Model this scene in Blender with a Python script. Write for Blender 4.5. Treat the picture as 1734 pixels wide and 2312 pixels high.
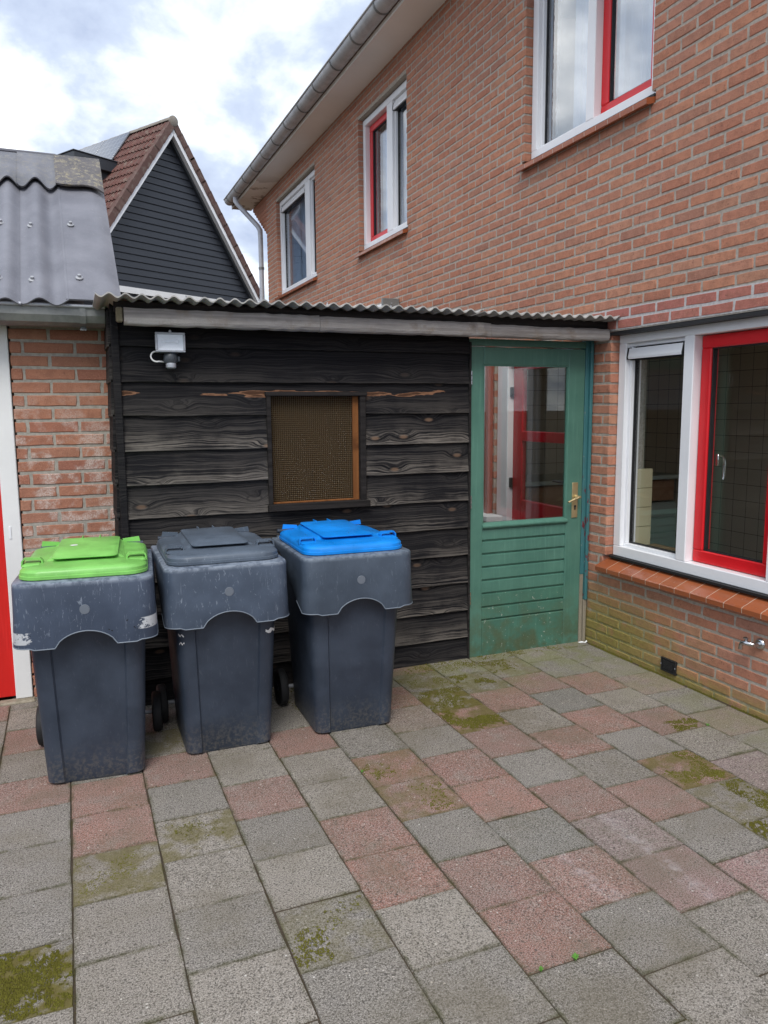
import bpy, bmesh, math, random
from mathutils import Vector, Matrix
random.seed(7)
R_ = math.radians
for o in list(bpy.data.objects): bpy.data.objects.remove(o)
scn = bpy.context.scene
col = scn.collection

# ------------------------------------------------------------------ camera
CAM = Vector((-3.285, -4.428, 1.619))
FW = Vector((0.37787, 0.91630, -0.13274)); RT = Vector((0.92404, -0.38221, -0.00792)); UP = Vector((0.05799, 0.11966, 0.99112))
cd = bpy.data.cameras.new('camera'); cam = bpy.data.objects.new('camera', cd); col.objects.link(cam)
m3 = Matrix((RT, UP, -FW)).transposed()
cam.matrix_world = Matrix.Translation(CAM) @ m3.to_4x4()
cd.sensor_fit = 'VERTICAL'; cd.sensor_height = 36.0; cd.lens = 1728.0 / 2312.0 * 36.0
cd.clip_start = 0.05; cd.clip_end = 2000
scn.camera = cam

# ------------------------------------------------------------------ sky, sun, exposure
SUN_EL, SUN_AZ = R_(52), R_(205)      # azimuth measured clockwise from +Y
wd = bpy.data.worlds.new('World'); scn.world = wd; wd.use_nodes = True
wt = wd.node_tree; wt.nodes.clear()
def wn(t, ins=None, **pr):
    n = wt.nodes.new(t)
    for k, v in pr.items(): setattr(n, k, v)
    for k, v in (ins or {}).items():
        if hasattr(v, 'links'): wt.links.new(v, n.inputs[k])
        else: n.inputs[k].default_value = v
    return n
tc = wn('ShaderNodeTexCoord')
sky = wn('ShaderNodeTexSky', sky_type='NISHITA', sun_disc=False, sun_elevation=SUN_EL, sun_rotation=SUN_AZ, air_density=1.0, dust_density=1.5, ozone_density=1.5)
sp = wn('ShaderNodeSeparateXYZ', {0: tc.outputs['Generated']})
zz = wn('ShaderNodeMath', {0: sp.outputs[2], 1: 0.0}, operation='MAXIMUM')
za = wn('ShaderNodeMath', {0: zz.outputs[0], 1: 0.42}, operation='ADD')
px = wn('ShaderNodeMath', {0: sp.outputs[0], 1: za.outputs[0]}, operation='DIVIDE')
py = wn('ShaderNodeMath', {0: sp.outputs[1], 1: za.outputs[0]}, operation='DIVIDE')
cp = wn('ShaderNodeCombineXYZ', {0: px.outputs[0], 1: py.outputs[0], 2: 3.7})
n1 = wn('ShaderNodeTexNoise', {'Vector': cp.outputs[0], 'Scale': 5.2, 'Detail': 10.0, 'Roughness': 0.58, 'Distortion': 0.15})
n2 = wn('ShaderNodeTexNoise', {'Vector': cp.outputs[0], 'Scale': 2.2, 'Detail': 4.0, 'Roughness': 0.5})
mx = wn('ShaderNodeMath', {0: n1.outputs[0], 1: n2.outputs[0]}, operation='ADD')
cr = wn('ShaderNodeValToRGB', {0: wn('ShaderNodeMath', {0: mx.outputs[0], 1: 0.5}, operation='MULTIPLY').outputs[0]})
e = cr.color_ramp.elements
e[0].position = 0.40; e[0].color = (0.40, 0.47, 0.63, 1)
e[1].position = 0.65; e[1].color = (1.70, 1.70, 1.69, 1)
q = e.new(0.485); q.color = (0.53, 0.61, 0.76, 1)
q = e.new(0.545); q.color = (0.80, 0.86, 0.95, 1)
bgc = wn('ShaderNodeBackground', {'Color': cr.outputs[0], 'Strength': 0.76})
bgs = wn('ShaderNodeBackground', {'Color': sky.outputs[0], 'Strength': 0.10})
cov = wn('ShaderNodeMapRange', {0: mx.outputs[0], 1: 0.70, 2: 0.86, 3: 0.75, 4: 1.0})
mixw = wn('ShaderNodeMixShader', {0: cov.outputs[0], 1: bgs.outputs[0], 2: bgc.outputs[0]})
wo = wn('ShaderNodeOutputWorld', {0: mixw.outputs[0]})

sd = bpy.data.lights.new('sun', 'SUN'); sd.energy = 1.5; sd.angle = R_(28); sd.color = (1.0, 0.965, 0.91)
sun = bpy.data.objects.new('sun', sd); col.objects.link(sun)
sdir = Vector((math.sin(SUN_AZ) * math.cos(SUN_EL), math.cos(SUN_AZ) * math.cos(SUN_EL), math.sin(SUN_EL)))
sun.location = sdir * 40; sun.rotation_euler = sdir.to_track_quat('Z', 'Y').to_euler()
scn.view_settings.view_transform = 'Standard'; scn.view_settings.look = 'None'
scn.view_settings.exposure = 0.84; scn.view_settings.gamma = 1.0; scn.view_settings.use_curve_mapping = False
scn.render.engine = 'CYCLES'
scn.cycles.max_bounces = 8; scn.cycles.transparent_max_bounces = 24

# ------------------------------------------------------------------ helpers: nodes
class Mat:
    def __init__(s, name, base=(.5, .5, .5), rough=.6, metal=0.0, spec=.5):
        s.m = bpy.data.materials.new(name); s.m.use_nodes = True; s.t = s.m.node_tree
        s.b = s.t.nodes['Principled BSDF']
        s.b.inputs['Base Color'].default_value = (*base, 1); s.b.inputs['Roughness'].default_value = rough
        s.b.inputs['Metallic'].default_value = metal; s.b.inputs['Specular IOR Level'].default_value = spec
        s._pos = None
    def n(s, t, ins=None, **pr):
        n = s.t.nodes.new(t)
        for k, v in pr.items(): setattr(n, k, v)
        for k, v in (ins or {}).items():
            if hasattr(v, 'links'): s.t.links.new(v, n.inputs[k])
            else:
                if isinstance(v, tuple) and len(v) == 3 and n.inputs[k].type == 'RGBA': v = (*v, 1)
                n.inputs[k].default_value = v
        return n
    def pos(s, kind='world'):
        if kind == 'world': return s.n('ShaderNodeNewGeometry').outputs['Position']
        return s.n('ShaderNodeTexCoord').outputs['Object']
    def mapped(s, v, scale=(1, 1, 1), off=None):
        r = s.n('ShaderNodeVectorMath', {0: v, 1: scale}, operation='MULTIPLY').outputs[0]
        if off is not None: r = s.n('ShaderNodeVectorMath', {0: r, 1: off}, operation='ADD').outputs[0]
        return r
    def noise(s, v, scale=5., detail=4., rough=.55, dist=0.):
        return s.n('ShaderNodeTexNoise', {'Vector': v, 'Scale': scale, 'Detail': detail, 'Roughness': rough, 'Distortion': dist}).outputs[0]
    def voro(s, v, scale=5., feature='F1', out='Distance'):
        return s.n('ShaderNodeTexVoronoi', {'Vector': v, 'Scale': scale}, feature=feature).outputs[out]
    def ma(s, op, a, b=0., c=None):
        d = {0: a, 1: b}
        if c is not None: d[2] = c
        return s.n('ShaderNodeMath', d, operation=op).outputs[0]
    def rng(s, v, a, b, c=0., d=1., smooth=True):
        return s.n('ShaderNodeMapRange', {0: v, 1: a, 2: b, 3: c, 4: d}, interpolation_type='SMOOTHSTEP' if smooth else 'LINEAR').outputs[0]
    def ramp(s, v, stops, interp='LINEAR'):
        r = s.n('ShaderNodeValToRGB', {0: v}); el = r.color_ramp.elements; r.color_ramp.interpolation = interp
        while len(el) < len(stops): el.new(.5)
        for i, (p, c) in enumerate(stops): el[i].position = p; el[i].color = (*c, 1)
        return r.outputs[0]
    def mix(s, f, a, b, mode='MIX'):
        n = s.n('ShaderNodeMix', data_type='RGBA', blend_type=mode)
        for i, v in ((0, f), (6, a), (7, b)):
            if hasattr(v, 'links'): s.t.links.new(v, n.inputs[i])
            else: n.inputs[i].default_value = v if i == 0 else (*v, 1)
        return n.outputs[2]
    def sep(s, v): return s.n('ShaderNodeSeparateXYZ', {0: v}).outputs
    def rnd(s):
        a = s.n('ShaderNodeObjectInfo').outputs['Random']; b = s.n('ShaderNodeNewGeometry').outputs['Random Per Island']
        return s.ma('FRACT', s.ma('ADD', a, b))
    def attr(s, name): return s.n('ShaderNodeAttribute', attribute_type='OBJECT', attribute_name=name).outputs['Fac']
    def color(s, c): s.t.links.new(c, s.b.inputs['Base Color'])
    def rough(s, c): s.t.links.new(c, s.b.inputs['Roughness'])
    def bump(s, h, strength=.3, dist=.01):
        b = s.n('ShaderNodeBump', {'Height': h, 'Strength': strength, 'Distance': dist})
        s.t.links.new(b.outputs[0], s.b.inputs['Normal'])

# ------------------------------------------------------------------ helpers: geometry
class MB:
    def __init__(s): s.v = []; s.f = []
    def add(s, vs, fs):
        k = len(s.v); s.v += [tuple(p) for p in vs]; s.f += [tuple(i + k for i in f) for f in fs]; return s
    def quad(s, a, b, c, d): return s.add([a, b, c, d], [(0, 1, 2, 3)])
    def box(s, x0, x1, y0, y1, z0, z1):
        return s.add([(x0, y0, z0), (x1, y0, z0), (x1, y1, z0), (x0, y1, z0), (x0, y0, z1), (x1, y0, z1), (x1, y1, z1), (x0, y1, z1)],
                     [(0, 3, 2, 1), (4, 5, 6, 7), (0, 1, 5, 4), (1, 2, 6, 5), (2, 3, 7, 6), (3, 0, 4, 7)])
    def cbox(s, x0, x1, y0, y1, z0, z1, b=.004):
        b = min(b, (x1 - x0) * .45, (y1 - y0) * .45, (z1 - z0) * .45)
        bm = bmesh.new(); bmesh.ops.create_cube(bm, size=1)
        for v in bm.verts: v.co = Vector(((x0 + x1) / 2 + v.co.x * (x1 - x0), (y0 + y1) / 2 + v.co.y * (y1 - y0), (z0 + z1) / 2 + v.co.z * (z1 - z0)))
        bmesh.ops.bevel(bm, geom=list(bm.edges), offset=b, segments=1, affect='EDGES')
        bm.verts.index_update(); s.add([v.co[:] for v in bm.verts], [[v.index for v in f.verts] for f in bm.faces]); bm.free(); return s
    def prism(s, poly, d, axis='y', t0=0., t1=1.):
        # poly: 2D points; extruded along axis from t0 to t1
        def P(p, t):
            return {'x': (t, p[0], p[1]), 'y': (p[0], t, p[1]), 'z': (p[0], p[1], t)}[axis]
        n = len(poly)
        return s.add([P(p, t0) for p in poly] + [P(p, t1) for p in poly],
                     [tuple(range(n))[::-1], tuple(range(n, 2 * n))] + [(i, (i + 1) % n, n + (i + 1) % n, n + i) for i in range(n)])
    def loft(s, rings, cap0=True, cap1=True, closed=True):
        n = len(rings[0]); vs = [p for r in rings for p in r]; fs = []
        for k in range(len(rings) - 1):
            for i in range(n if closed else n - 1):
                j = (i + 1) % n; fs.append((k * n + i, k * n + j, (k + 1) * n + j, (k + 1) * n + i))
        if cap0: fs.append(tuple(range(n))[::-1])
        if cap1: fs.append(tuple(range((len(rings) - 1) * n, len(rings) * n)))
        return s.add(vs, fs)
    def tube(s, pts, r, n=10, cap=True):
        pts = [Vector(p) for p in pts]; rings = []
        rr = r if isinstance(r, (list, tuple)) else [r] * len(pts)
        prev = None
        for i, p in enumerate(pts):
            t = (pts[min(i + 1, len(pts) - 1)] - pts[max(i - 1, 0)]).normalized()
            if prev is None:
                a = Vector((0, 0, 1)) if abs(t.z) < .9 else Vector((1, 0, 0)); u = t.cross(a).normalized()
            else: u = (prev - t * prev.dot(t)).normalized()
            prev = u; w = t.cross(u)
            rings.append([p + (u * math.cos(2 * math.pi * k / n) + w * math.sin(2 * math.pi * k / n)) * rr[i] for k in range(n)])
        return s.loft(rings, cap, cap)
    def lathe(s, prof, c=(0, 0, 0), axis='z', n=20):
        rings = []
        for r, h in prof:
            ring = []
            for k in range(n):
                a = 2 * math.pi * k / n; x, y = r * math.cos(a), r * math.sin(a)
                ring.append({'z': (c[0] + x, c[1] + y, c[2] + h), 'x': (c[0] + h, c[1] + x, c[2] + y), 'y': (c[0] + x, c[1] + h, c[2] + y)}[axis])
            rings.append(ring)
        return s.loft(rings)
    def mesh(s, name, mat=None, smooth=False):
        me = bpy.data.meshes.new(name); me.from_pydata([tuple(p) for p in s.v], [], s.f)
        if mat: me.materials.append(mat.m if isinstance(mat, Mat) else mat)
        bm = bmesh.new(); bm.from_mesh(me); bmesh.ops.recalc_face_normals(bm, faces=bm.faces); bm.to_mesh(me); bm.free()
        if smooth:
            me.polygons.foreach_set('use_smooth', [True] * len(me.polygons))
            try: me.set_sharp_from_angle(angle=R_(38))
            except Exception: pass
        return me
    def build(s, name, mat, parent=None, smooth=False, wbase=None):
        return link(name, s.mesh(name, mat, smooth), parent, wbase)
def link(name, me, parent=None, wbase=None):
    o = bpy.data.objects.new(name, me); col.objects.link(o)
    if parent is not None:
        o.parent = parent
        if wbase is not None: o.location = -Vector(wbase)
    return o
def thing(name, label, cat, loc=(0, 0, 0), rotz=0., group=None):
    o = bpy.data.objects.new(name, None); col.objects.link(o); o.empty_display_size = .2
    o.location = loc; o.rotation_euler = (0, 0, rotz); o['label'] = label; o['category'] = cat
    if group: o['group'] = group
    return o
def tag(o, label, cat, group=None):
    o['label'] = label; o['category'] = cat
    if group: o['group'] = group
    return o
def arc(cx, cy, r, a0, a1, n): return [(cx + r * math.cos(a0 + (a1 - a0) * i / n), cy + r * math.sin(a0 + (a1 - a0) * i / n)) for i in range(n + 1)]
def rrect(x0, x1, y0, y1, r, n=5):
    P = math.pi
    return arc(x0 + r, y0 + r, r, P, 1.5 * P, n) + arc(x1 - r, y0 + r, r, 1.5 * P, 2 * P, n) + arc(x1 - r, y1 - r, r, 0, .5 * P, n) + arc(x0 + r, y1 - r, r, .5 * P, P, n)
def J(a): return random.uniform(-a, a)
def inview(p, pad=.03):
    d = Vector(p) - CAM; w = d.dot(FW)
    if w < .2: return False
    u, v = d.dot(RT) / w * 1728 / 1734, d.dot(UP) / w * 1728 / 2312
    return abs(u) < .5 + pad and abs(v) < .5 + pad

# ------------------------------------------------------------------ materials
def brick_mat(name, stops, algae=None, salt=False):
    m = Mat(name, rough=.9, spec=.2); p = m.pos(); r = m.rnd()
    c = m.ramp(r, stops)
    off = m.n('ShaderNodeCombineXYZ', {0: m.ma('MULTIPLY', r, 31.), 1: 0., 2: m.ma('MULTIPLY', r, 17.)}).outputs[0]
    pp = m.n('ShaderNodeVectorMath', {0: p, 1: off}, operation='ADD').outputs[0]
    a = m.noise(pp, 22., 5., .6); b = m.noise(pp, 170., 3., .6)
    c = m.mix(m.rng(a, .35, .7), c, m.mix(.42, c, (.22, .095, .065)))
    c = m.mix(m.ma('MULTIPLY', m.rng(b, .5, .75), .5), c, (.58, .33, .21))
    c = m.mix(m.ma('MULTIPLY', m.rng(m.noise(pp, 60., 4., .6), .60, .72), .55), c, (.12, .06, .05))
    c = m.mix(m.rng(m.noise(p, 1.1, 5., .6), .42, .70, 0., .38), c, m.mix(.5, c, (.30, .15, .11)))
    if salt:
        z = m.sep(p)
        k = m.ma('MULTIPLY', m.rng(m.noise(p, 9., 5., .65), .47, .62), m.ma('MULTIPLY', m.rng(z[2], .55, .95), m.rng(z[2], 1.85, 1.35)))
        c = m.mix(m.ma('MULTIPLY', k, m.rng(m.noise(p, 120., 4., .7), .35, .65, .15, .8)), c, (.62, .55, .50))
    if algae: c = algae(m, p, c)
    m.color(c)
    h = m.ma('ADD', m.ma('MULTIPLY', a, .8), m.ma('MULTIPLY', b, .5)); m.bump(h, .8, .008)
    return m
def wall_algae(m, p, c):
    x = m.sep(p)
    f = m.ma('MULTIPLY', m.rng(x[1], -1.55, -.45), m.rng(x[2], .56, .14))
    g = m.ma('MULTIPLY', m.rng(x[1], -3.0, -1.0), m.rng(x[2], .16, .0))
    k = m.ma('MULTIPLY', m.ma('MAXIMUM', f, g), m.rng(m.noise(p, 5., 5., .65), .30, .50))
    k = m.ma('MULTIPLY', k, m.rng(m.noise(p, 120., 3., .7), .25, .6, .55, 1.))
    gc = m.mix(m.noise(p, 40., 3.), (.13, .125, .035), (.36, .33, .08))
    return m.mix(m.ma('MULTIPLY', k, .92), c, gc)
HS = [(0., (.42, .175, .115)), (.18, (.50, .22, .135)), (.36, (.46, .225, .16)), (.52, (.53, .245, .15)), (.68, (.45, .19, .125)), (.82, (.51, .255, .165)), (.93, (.37, .18, .13)), (1., (.48, .245, .155))]
M_brick = brick_mat('house_brick', HS, wall_algae)
M_lintel = brick_mat('lintel_brick', [(0., (.43, .155, .125)), (.5, (.48, .19, .15)), (1., (.40, .14, .12))])
M_gbrick = brick_mat('garage_brick', [(0., (.36, .155, .10)), (.3, (.41, .19, .12)), (.6, (.34, .14, .095)), (.85, (.40, .20, .13)), (1., (.29, .11, .08))], None, True)
def mortar_mat(name, c0, c1, algae=None):
    m = Mat(name, rough=.95, spec=.1); p = m.pos(); a = m.noise(p, 45., 5., .65)
    c = m.mix(m.rng(a, .3, .7), c0, c1)
    if algae: c = algae(m, p, c)
    m.color(c); m.bump(m.noise(p, 260., 4., .7), .7, .006); return m
M_mortar = mortar_mat('house_mortar', (.345, .305, .26), (.485, .435, .375), wall_algae)
M_lmortar = mortar_mat('lintel_mortar', (.46, .44, .43), (.60, .58, .57))
M_gmortar = mortar_mat('garage_mortar', (.31, .29, .25), (.43, .40, .35))

def paving_mat():
    m = Mat('concrete_paver', rough=.93, spec=.15); p = m.pos()
    oi = m.n('ShaderNodeObjectInfo'); c = oi.outputs['Color']
    r = oi.outputs['Random']
    off = m.n('ShaderNodeCombineXYZ', {0: m.ma('MULTIPLY', r, 40.), 1: m.ma('MULTIPLY', r, 23.), 2: 0.}).outputs[0]
    pp = m.n('ShaderNodeVectorMath', {0: p, 1: off}, operation='ADD').outputs[0]
    big = m.noise(pp, 5.5, 4., .6)
    c = m.mix(m.rng(big, .30, .72), m.mix(.28, c, (.14, .125, .11)), c)
    worn = m.ma('MULTIPLY', m.rng(m.noise(pp, 9., 5., .62), .50, .68), .38)
    c = m.mix(worn, c, (.27, .245, .215))
    fine = m.noise(pp, 300., 2., .6); fine2 = m.noise(pp, 165., 3., .65)
    c = m.mix(m.rng(fine, .47, .60, 0., .85), c, m.mix(.68, c, (.52, .48, .43)))
    c = m.mix(m.rng(fine2, .50, .40, 0., .90), c, m.mix(.78, c, (.040, .035, .030)))
    v = m.n('ShaderNodeTexVoronoi', {'Vector': pp, 'Scale': 62.}); vc = m.sep(v.outputs['Color'])
    st = m.ma('MULTIPLY', m.ma('LESS_THAN', v.outputs['Distance'], .21), m.ma('GREATER_THAN', vc[0], .955))
    c = m.mix(m.ma('MULTIPLY', st, .8), c, m.mix(vc[1], (.50, .44, .36), (.66, .64, .60)))
    st2 = m.ma('MULTIPLY', m.ma('LESS_THAN', v.outputs['Distance'], .30), m.ma('LESS_THAN', vc[0], .10))
    c = m.mix(m.ma('MULTIPLY', st2, .6), c, (.06, .055, .05))
    c = m.mix(m.rng(m.noise(p, 2.3, 6., .62), .46, .70, 0., .50), c, (.150, .128, .090))
    c = m.mix(m.rng(m.noise(p, 24., 5., .7), .58, .70, 0., .40), c, (.085, .078, .058))
    # edge dirt in object space: pavers are 0.30 square
    ob = m.sep(m.pos('object'))
    ed = m.ma('MAXIMUM', m.ma('ABSOLUTE', ob[0]), m.ma('ABSOLUTE', ob[1]))
    k = m.ma('MULTIPLY', m.rng(ed, .132, .149), m.rng(m.noise(p, 14., 4., .6), .38, .66))
    c = m.mix(m.ma('MULTIPLY', k, .65), c, (.075, .075, .032))
    # algae film that grows on the damp pavers in the corner by shed and house
    x = m.sep(p)
    g = m.ma('MAXIMUM', m.ma('MULTIPLY', m.rng(x[1], -1.0, -.35), m.rng(x[0], -2.3, -1.0)), m.ma('MULTIPLY', m.rng(x[0], -.62, -.12), .62))
    g = m.ma('MULTIPLY', g, m.rng(m.noise(p, 6.5, 5., .6), .36, .60))
    c = m.mix(m.ma('MULTIPLY', g, .62), c, m.mix(m.noise(p, 60., 3.), (.13, .135, .05), (.24, .25, .12)))
    ms = m.attr('moss')
    k2 = m.ma('MULTIPLY', ms, m.rng(m.noise(pp, 8., 5., .62), .38, .58))
    c = m.mix(m.ma('MULTIPLY', k2, .85), c, m.mix(m.noise(p, 50., 3.), (.095, .075, .025), (.17, .15, .05)))
    wh = m.attr('streak')
    sy = m.ma('ABSOLUTE', m.ma('ADD', ob[0], m.ma('MULTIPLY', m.ma('SUBTRACT', m.noise(p, 6., 2.), .5), .05)))
    c = m.mix(m.ma('MULTIPLY', m.ma('MULTIPLY', wh, m.rng(sy, .06, .0)), m.rng(m.noise(pp, 18., 5., .75), .40, .66, .0, .30)), c, (.60, .57, .58))
    m.color(c)
    m.bump(m.ma('ADD', m.ma('MULTIPLY', fine, .6), fine2), .75, .005)
    return m
M_pave = paving_mat()
def ground_mat():
    m = Mat('joint_sand', rough=1., spec=.05); p = m.pos(); a = m.noise(p, 7., 5., .6); b = m.noise(p, 130., 4., .7)
    c = m.mix(b, (.045, .035, .026), (.135, .106, .078))
    c = m.mix(m.rng(a, .47, .66, 0., .6), c, m.mix(b, (.045, .046, .014), (.10, .098, .032)))
    m.color(c); m.bump(b, 1., .01); return m
M_ground = ground_mat()
def moss_mat():
    m = Mat('moss', rough=1., spec=.05); p = m.pos(); r = m.n('ShaderNodeNewGeometry').outputs['Random Per Island']
    c = m.mix(m.noise(p, 14., 3.), (.070, .064, .014), (.155, .150, .026))
    c = m.mix(m.ma('MULTIPLY', r, .7), c, m.mix(m.noise(p, 9., 2.), (.10, .068, .022), (.21, .215, .040)))
    m.color(c); return m
M_moss = moss_mat()

def plank_mat():
    m = Mat('black_stained_wood', rough=.8, spec=.14); ob = m.pos('object'); r = m.n('ShaderNodeObjectInfo').outputs['Random']
    off = m.n('ShaderNodeCombineXYZ', {0: m.ma('MULTIPLY', r, 47.), 1: m.ma('MULTIPLY', r, 5.), 2: m.ma('MULTIPLY', r, 91.)}).outputs[0]
    q = m.n('ShaderNodeVectorMath', {0: ob, 1: off}, operation='ADD').outputs[0]
    # knots push the grain aside
    kv = m.n('ShaderNodeTexVoronoi', {'Vector': m.n('ShaderNodeCombineXYZ', {0: m.ma('MULTIPLY', m.sep(q)[0], 2.4), 1: m.ma('MULTIPLY', m.sep(q)[2], 5.5), 2: 0.}).outputs[0], 'Scale': 1.0}, voronoi_dimensions='2D'); kd = kv.outputs['Distance']
    knot = m.rng(kd, .30, .02)
    warp = m.ma('MULTIPLY', m.noise(m.mapped(q, (2.2, 1., 6.)), 1.6, 2.), .050)
    warp = m.ma('ADD', warp, m.ma('MULTIPLY', knot, .032))
    z = m.sep(q); zz_ = m.ma('ADD', z[2], warp)
    gv = m.n('ShaderNodeCombineXYZ', {0: m.ma('MULTIPLY', z[0], .9), 1: z[1], 2: m.ma('MULTIPLY', zz_, 100.)}).outputs[0]
    g1 = m.noise(gv, 1.5, 4., .6); g2 = m.noise(m.mapped(gv, (5., 1., 3.2)), 1.5, 3., .7)
    c = m.ramp(g1, [(.30, (.0045, .0045, .006)), (.50, (.011, .0108, .0125)), (.62, (.0175, .0168, .018)), (.78, (.034, .032, .032))])
    c = m.mix(m.rng(g2, .58, .72, 0., .32), c, (.060, .055, .052))
    lz = m.sep(ob); we = m.attr('wear')
    wz = m.rng(lz[2], .135, .0)
    wm = m.ma('MULTIPLY', m.ma('MULTIPLY', we, m.ma('ADD', wz, .22)), m.rng(m.ma('ADD', g1, m.ma('MULTIPLY', m.noise(q, 3.2, 4., .6), .6)), .68, .92))
    wm = m.ma('MULTIPLY', wm, m.rng(g2, .32, .55, .25, 1.))
    c = m.mix(m.ma('MULTIPLY', wm, .74), c, (.20, .178, .155))
    edge = m.ma('MULTIPLY', m.rng(lz[2], .014, .002), m.ma('MULTIPLY', we, .35)); c = m.mix(edge, c, (.22, .20, .175))
    kc = m.ma('MULTIPLY', m.rng(kd, .085, .03), m.ma('MULTIPLY', we, m.ma('GREATER_THAN', m.sep(kv.outputs['Color'])[0], .35)))
    c = m.mix(m.ma('MULTIPLY', kc, .65), c, (.20, .125, .08))
    ring = m.ma('MULTIPLY', m.rng(kd, .13, .10), m.rng(kd, .07, .10)); c = m.mix(m.ma('MULTIPLY', ring, .45), c, (.004, .004, .005))
    # peeled long patches showing brown wood, bordered by a lighter rim
    pe = m.attr('peel')
    pn = m.ma('ADD', m.noise(m.mapped(q, (3.4, 1., 22.)), 1., 4., .55), m.rng(m.ma('ABSOLUTE', m.ma('SUBTRACT', lz[2], .118)), .0, .042, .16, -.22))
    pk = m.ma('MULTIPLY', pe, m.rng(pn, .60, .62)); rim = m.ma('MULTIPLY', pe, m.ma('MULTIPLY', m.rng(pn, .595, .61), m.rng(pn, .665, .63)))
    c = m.mix(m.ma('MULTIPLY', pk, .8), c, m.mix(g2, (.05, .024, .014), (.13, .06, .03))); c = m.mix(m.ma('MULTIPLY', rim, .9), c, (.25, .13, .075))
    m.color(c); m.rough(m.rng(wm, 0., .6, .74, .9))
    m.bump(m.ma('ADD', m.ma('ADD', g1, m.ma('MULTIPLY', g2, .5)), m.ma('MULTIPLY', knot, .2)), .36, .006); return m
M_plank = plank_mat()
def weathered(name, c0, c1, c2, axis=(1.2, 30., 34.)):
    m = Mat(name, rough=.9, spec=.15); p = m.pos(); g = m.noise(m.mapped(p, axis), 1., 5., .65); n = m.noise(p, 6., 5., .6); f = m.noise(p, 160., 3., .7)
    c = m.mix(m.rng(g, .3, .7), c0, c1); c = m.mix(m.rng(n, .52, .70), c, c2); c = m.mix(m.rng(f, .5, .75, 0., .5), c, c2)
    m.color(c); m.bump(m.ma('ADD', g, m.ma('MULTIPLY', f, .7)), .7, .006); return m
M_fascia = weathered('grey_weathered_fascia', (.23, .215, .205), (.44, .42, .40), (.27, .235, .20))
M_dwood = weathered('dark_bare_timber', (.012, .011, .011), (.035, .031, .03), (.02, .018, .017))
M_bare = weathered('bare_timber', (.22, .19, .14), (.36, .32, .25), (.16, .14, .09), (30., 30., 1.5))
M_brown = weathered('brown_varnished_timber', (.16, .06, .02), (.26, .105, .035), (.12, .045, .016), (30., 30., 2.))
M_tan = weathered('tan_board', (.32, .20, .10), (.42, .28, .15), (.28, .17, .09))

def plastic(name, base, hi, rough=.42, scr=1., strip=False, rim_wear=True):
    m = Mat(name, base, rough, spec=.45); ob = m.pos('object'); r = m.n('ShaderNodeObjectInfo').outputs['Random']
    off = m.n('ShaderNodeCombineXYZ', {0: m.ma('MULTIPLY', r, 9.), 1: 0., 2: m.ma('MULTIPLY', r, 13.)}).outputs[0]
    q = m.n('ShaderNodeVectorMath', {0: ob, 1: off}, operation='ADD').outputs[0]
    big = m.noise(q, 5., 4., .6); z = m.sep(ob)
    c = m.mix(m.rng(big, .3, .75), base, tuple(b * 1.45 + .004 for b in base))
    s1 = m.noise(m.mapped(q, (130., 130., 11.)), 1., 4., .65, 1.5); s2 = m.noise(m.mapped(q, (26., 26., 9.)), 1.5, 5., .75, 2.)
    k = m.ma('MULTIPLY', m.ma('MULTIPLY', m.rng(s1, .60, .70), m.rng(m.noise(q, 9., 3.), .42, .60)), .75 * scr)
    c = m.mix(k, c, hi)
    c = m.mix(m.ma('MULTIPLY', m.rng(s2, .60, .68), .55 * scr), c, hi)
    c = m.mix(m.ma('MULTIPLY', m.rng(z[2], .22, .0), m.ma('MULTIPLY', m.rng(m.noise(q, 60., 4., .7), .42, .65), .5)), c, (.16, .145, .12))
    if rim_wear:
        c = m.mix(m.ma('MULTIPLY', m.rng(z[2], .905, .925), m.rng(m.noise(q, 25., 4., .7), .35, .6, .15, .75)), c, hi)  # top rim weathered paler
    if strip:
        w = m.ma('ADD', z[2], m.ma('MULTIPLY', z[0], -.06))
        band = m.ma('MULTIPLY', m.rng(w, .690, .694), m.rng(w, .742, .738))
        ends = m.rng(m.ma('ABSOLUTE', z[0]), .16, .275, -.10, .30)
        nn = m.ma('ADD', m.noise(m.mapped(q, (40., 40., 70.)), 1., 5., .75), ends)
        c = m.mix(m.ma('MULTIPLY', band, m.rng(nn, .60, .68)), c, (.50, .52, .54))
        c = m.mix(m.ma('MULTIPLY', band, m.rng(m.noise(m.mapped(q, (55., 55., 60.)), 1.2, 2.), .66, .70)), c, (.008, .008, .01))
    m.color(c); m.rough(m.rng(big, .3, .7, rough - .06, rough + .14)); m.bump(m.ma('ADD', m.noise(q, 320., 2.), m.ma('MULTIPLY', s2, .4)), .12, .003); return m
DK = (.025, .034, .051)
M_bin_body = plastic('bin_body_plastic', DK, (.15, .165, .19), .40, .3, rim_wear=False)
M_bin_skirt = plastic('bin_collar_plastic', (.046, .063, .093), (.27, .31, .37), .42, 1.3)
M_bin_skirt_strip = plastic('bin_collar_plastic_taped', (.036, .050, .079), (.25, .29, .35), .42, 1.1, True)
M_bin_skirt_clean = plastic('bin_collar_plastic_clean', (.042, .057, .080), (.20, .24, .29), .42, .5)
M_lid_g = plastic('green_lid_plastic', (.165, .42, .090), (.42, .64, .36), .34, .25, rim_wear=False)
M_lid_k = plastic('slate_lid_plastic', (.070, .090, .118), (.24, .28, .33), .36, .9, rim_wear=False)
M_lid_b = plastic('blue_lid_plastic', (.002, .190, .60), (.12, .38, .76), .32, .2, rim_wear=False)
M_edge = Mat('worn_collar_edge', (.15, .18, .22), .5)
M_rubber = Mat('black_rubber', (.012, .012, .013), .7)
M_plug = Mat('grey_plug', (.13, .15, .18), .5)

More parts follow.
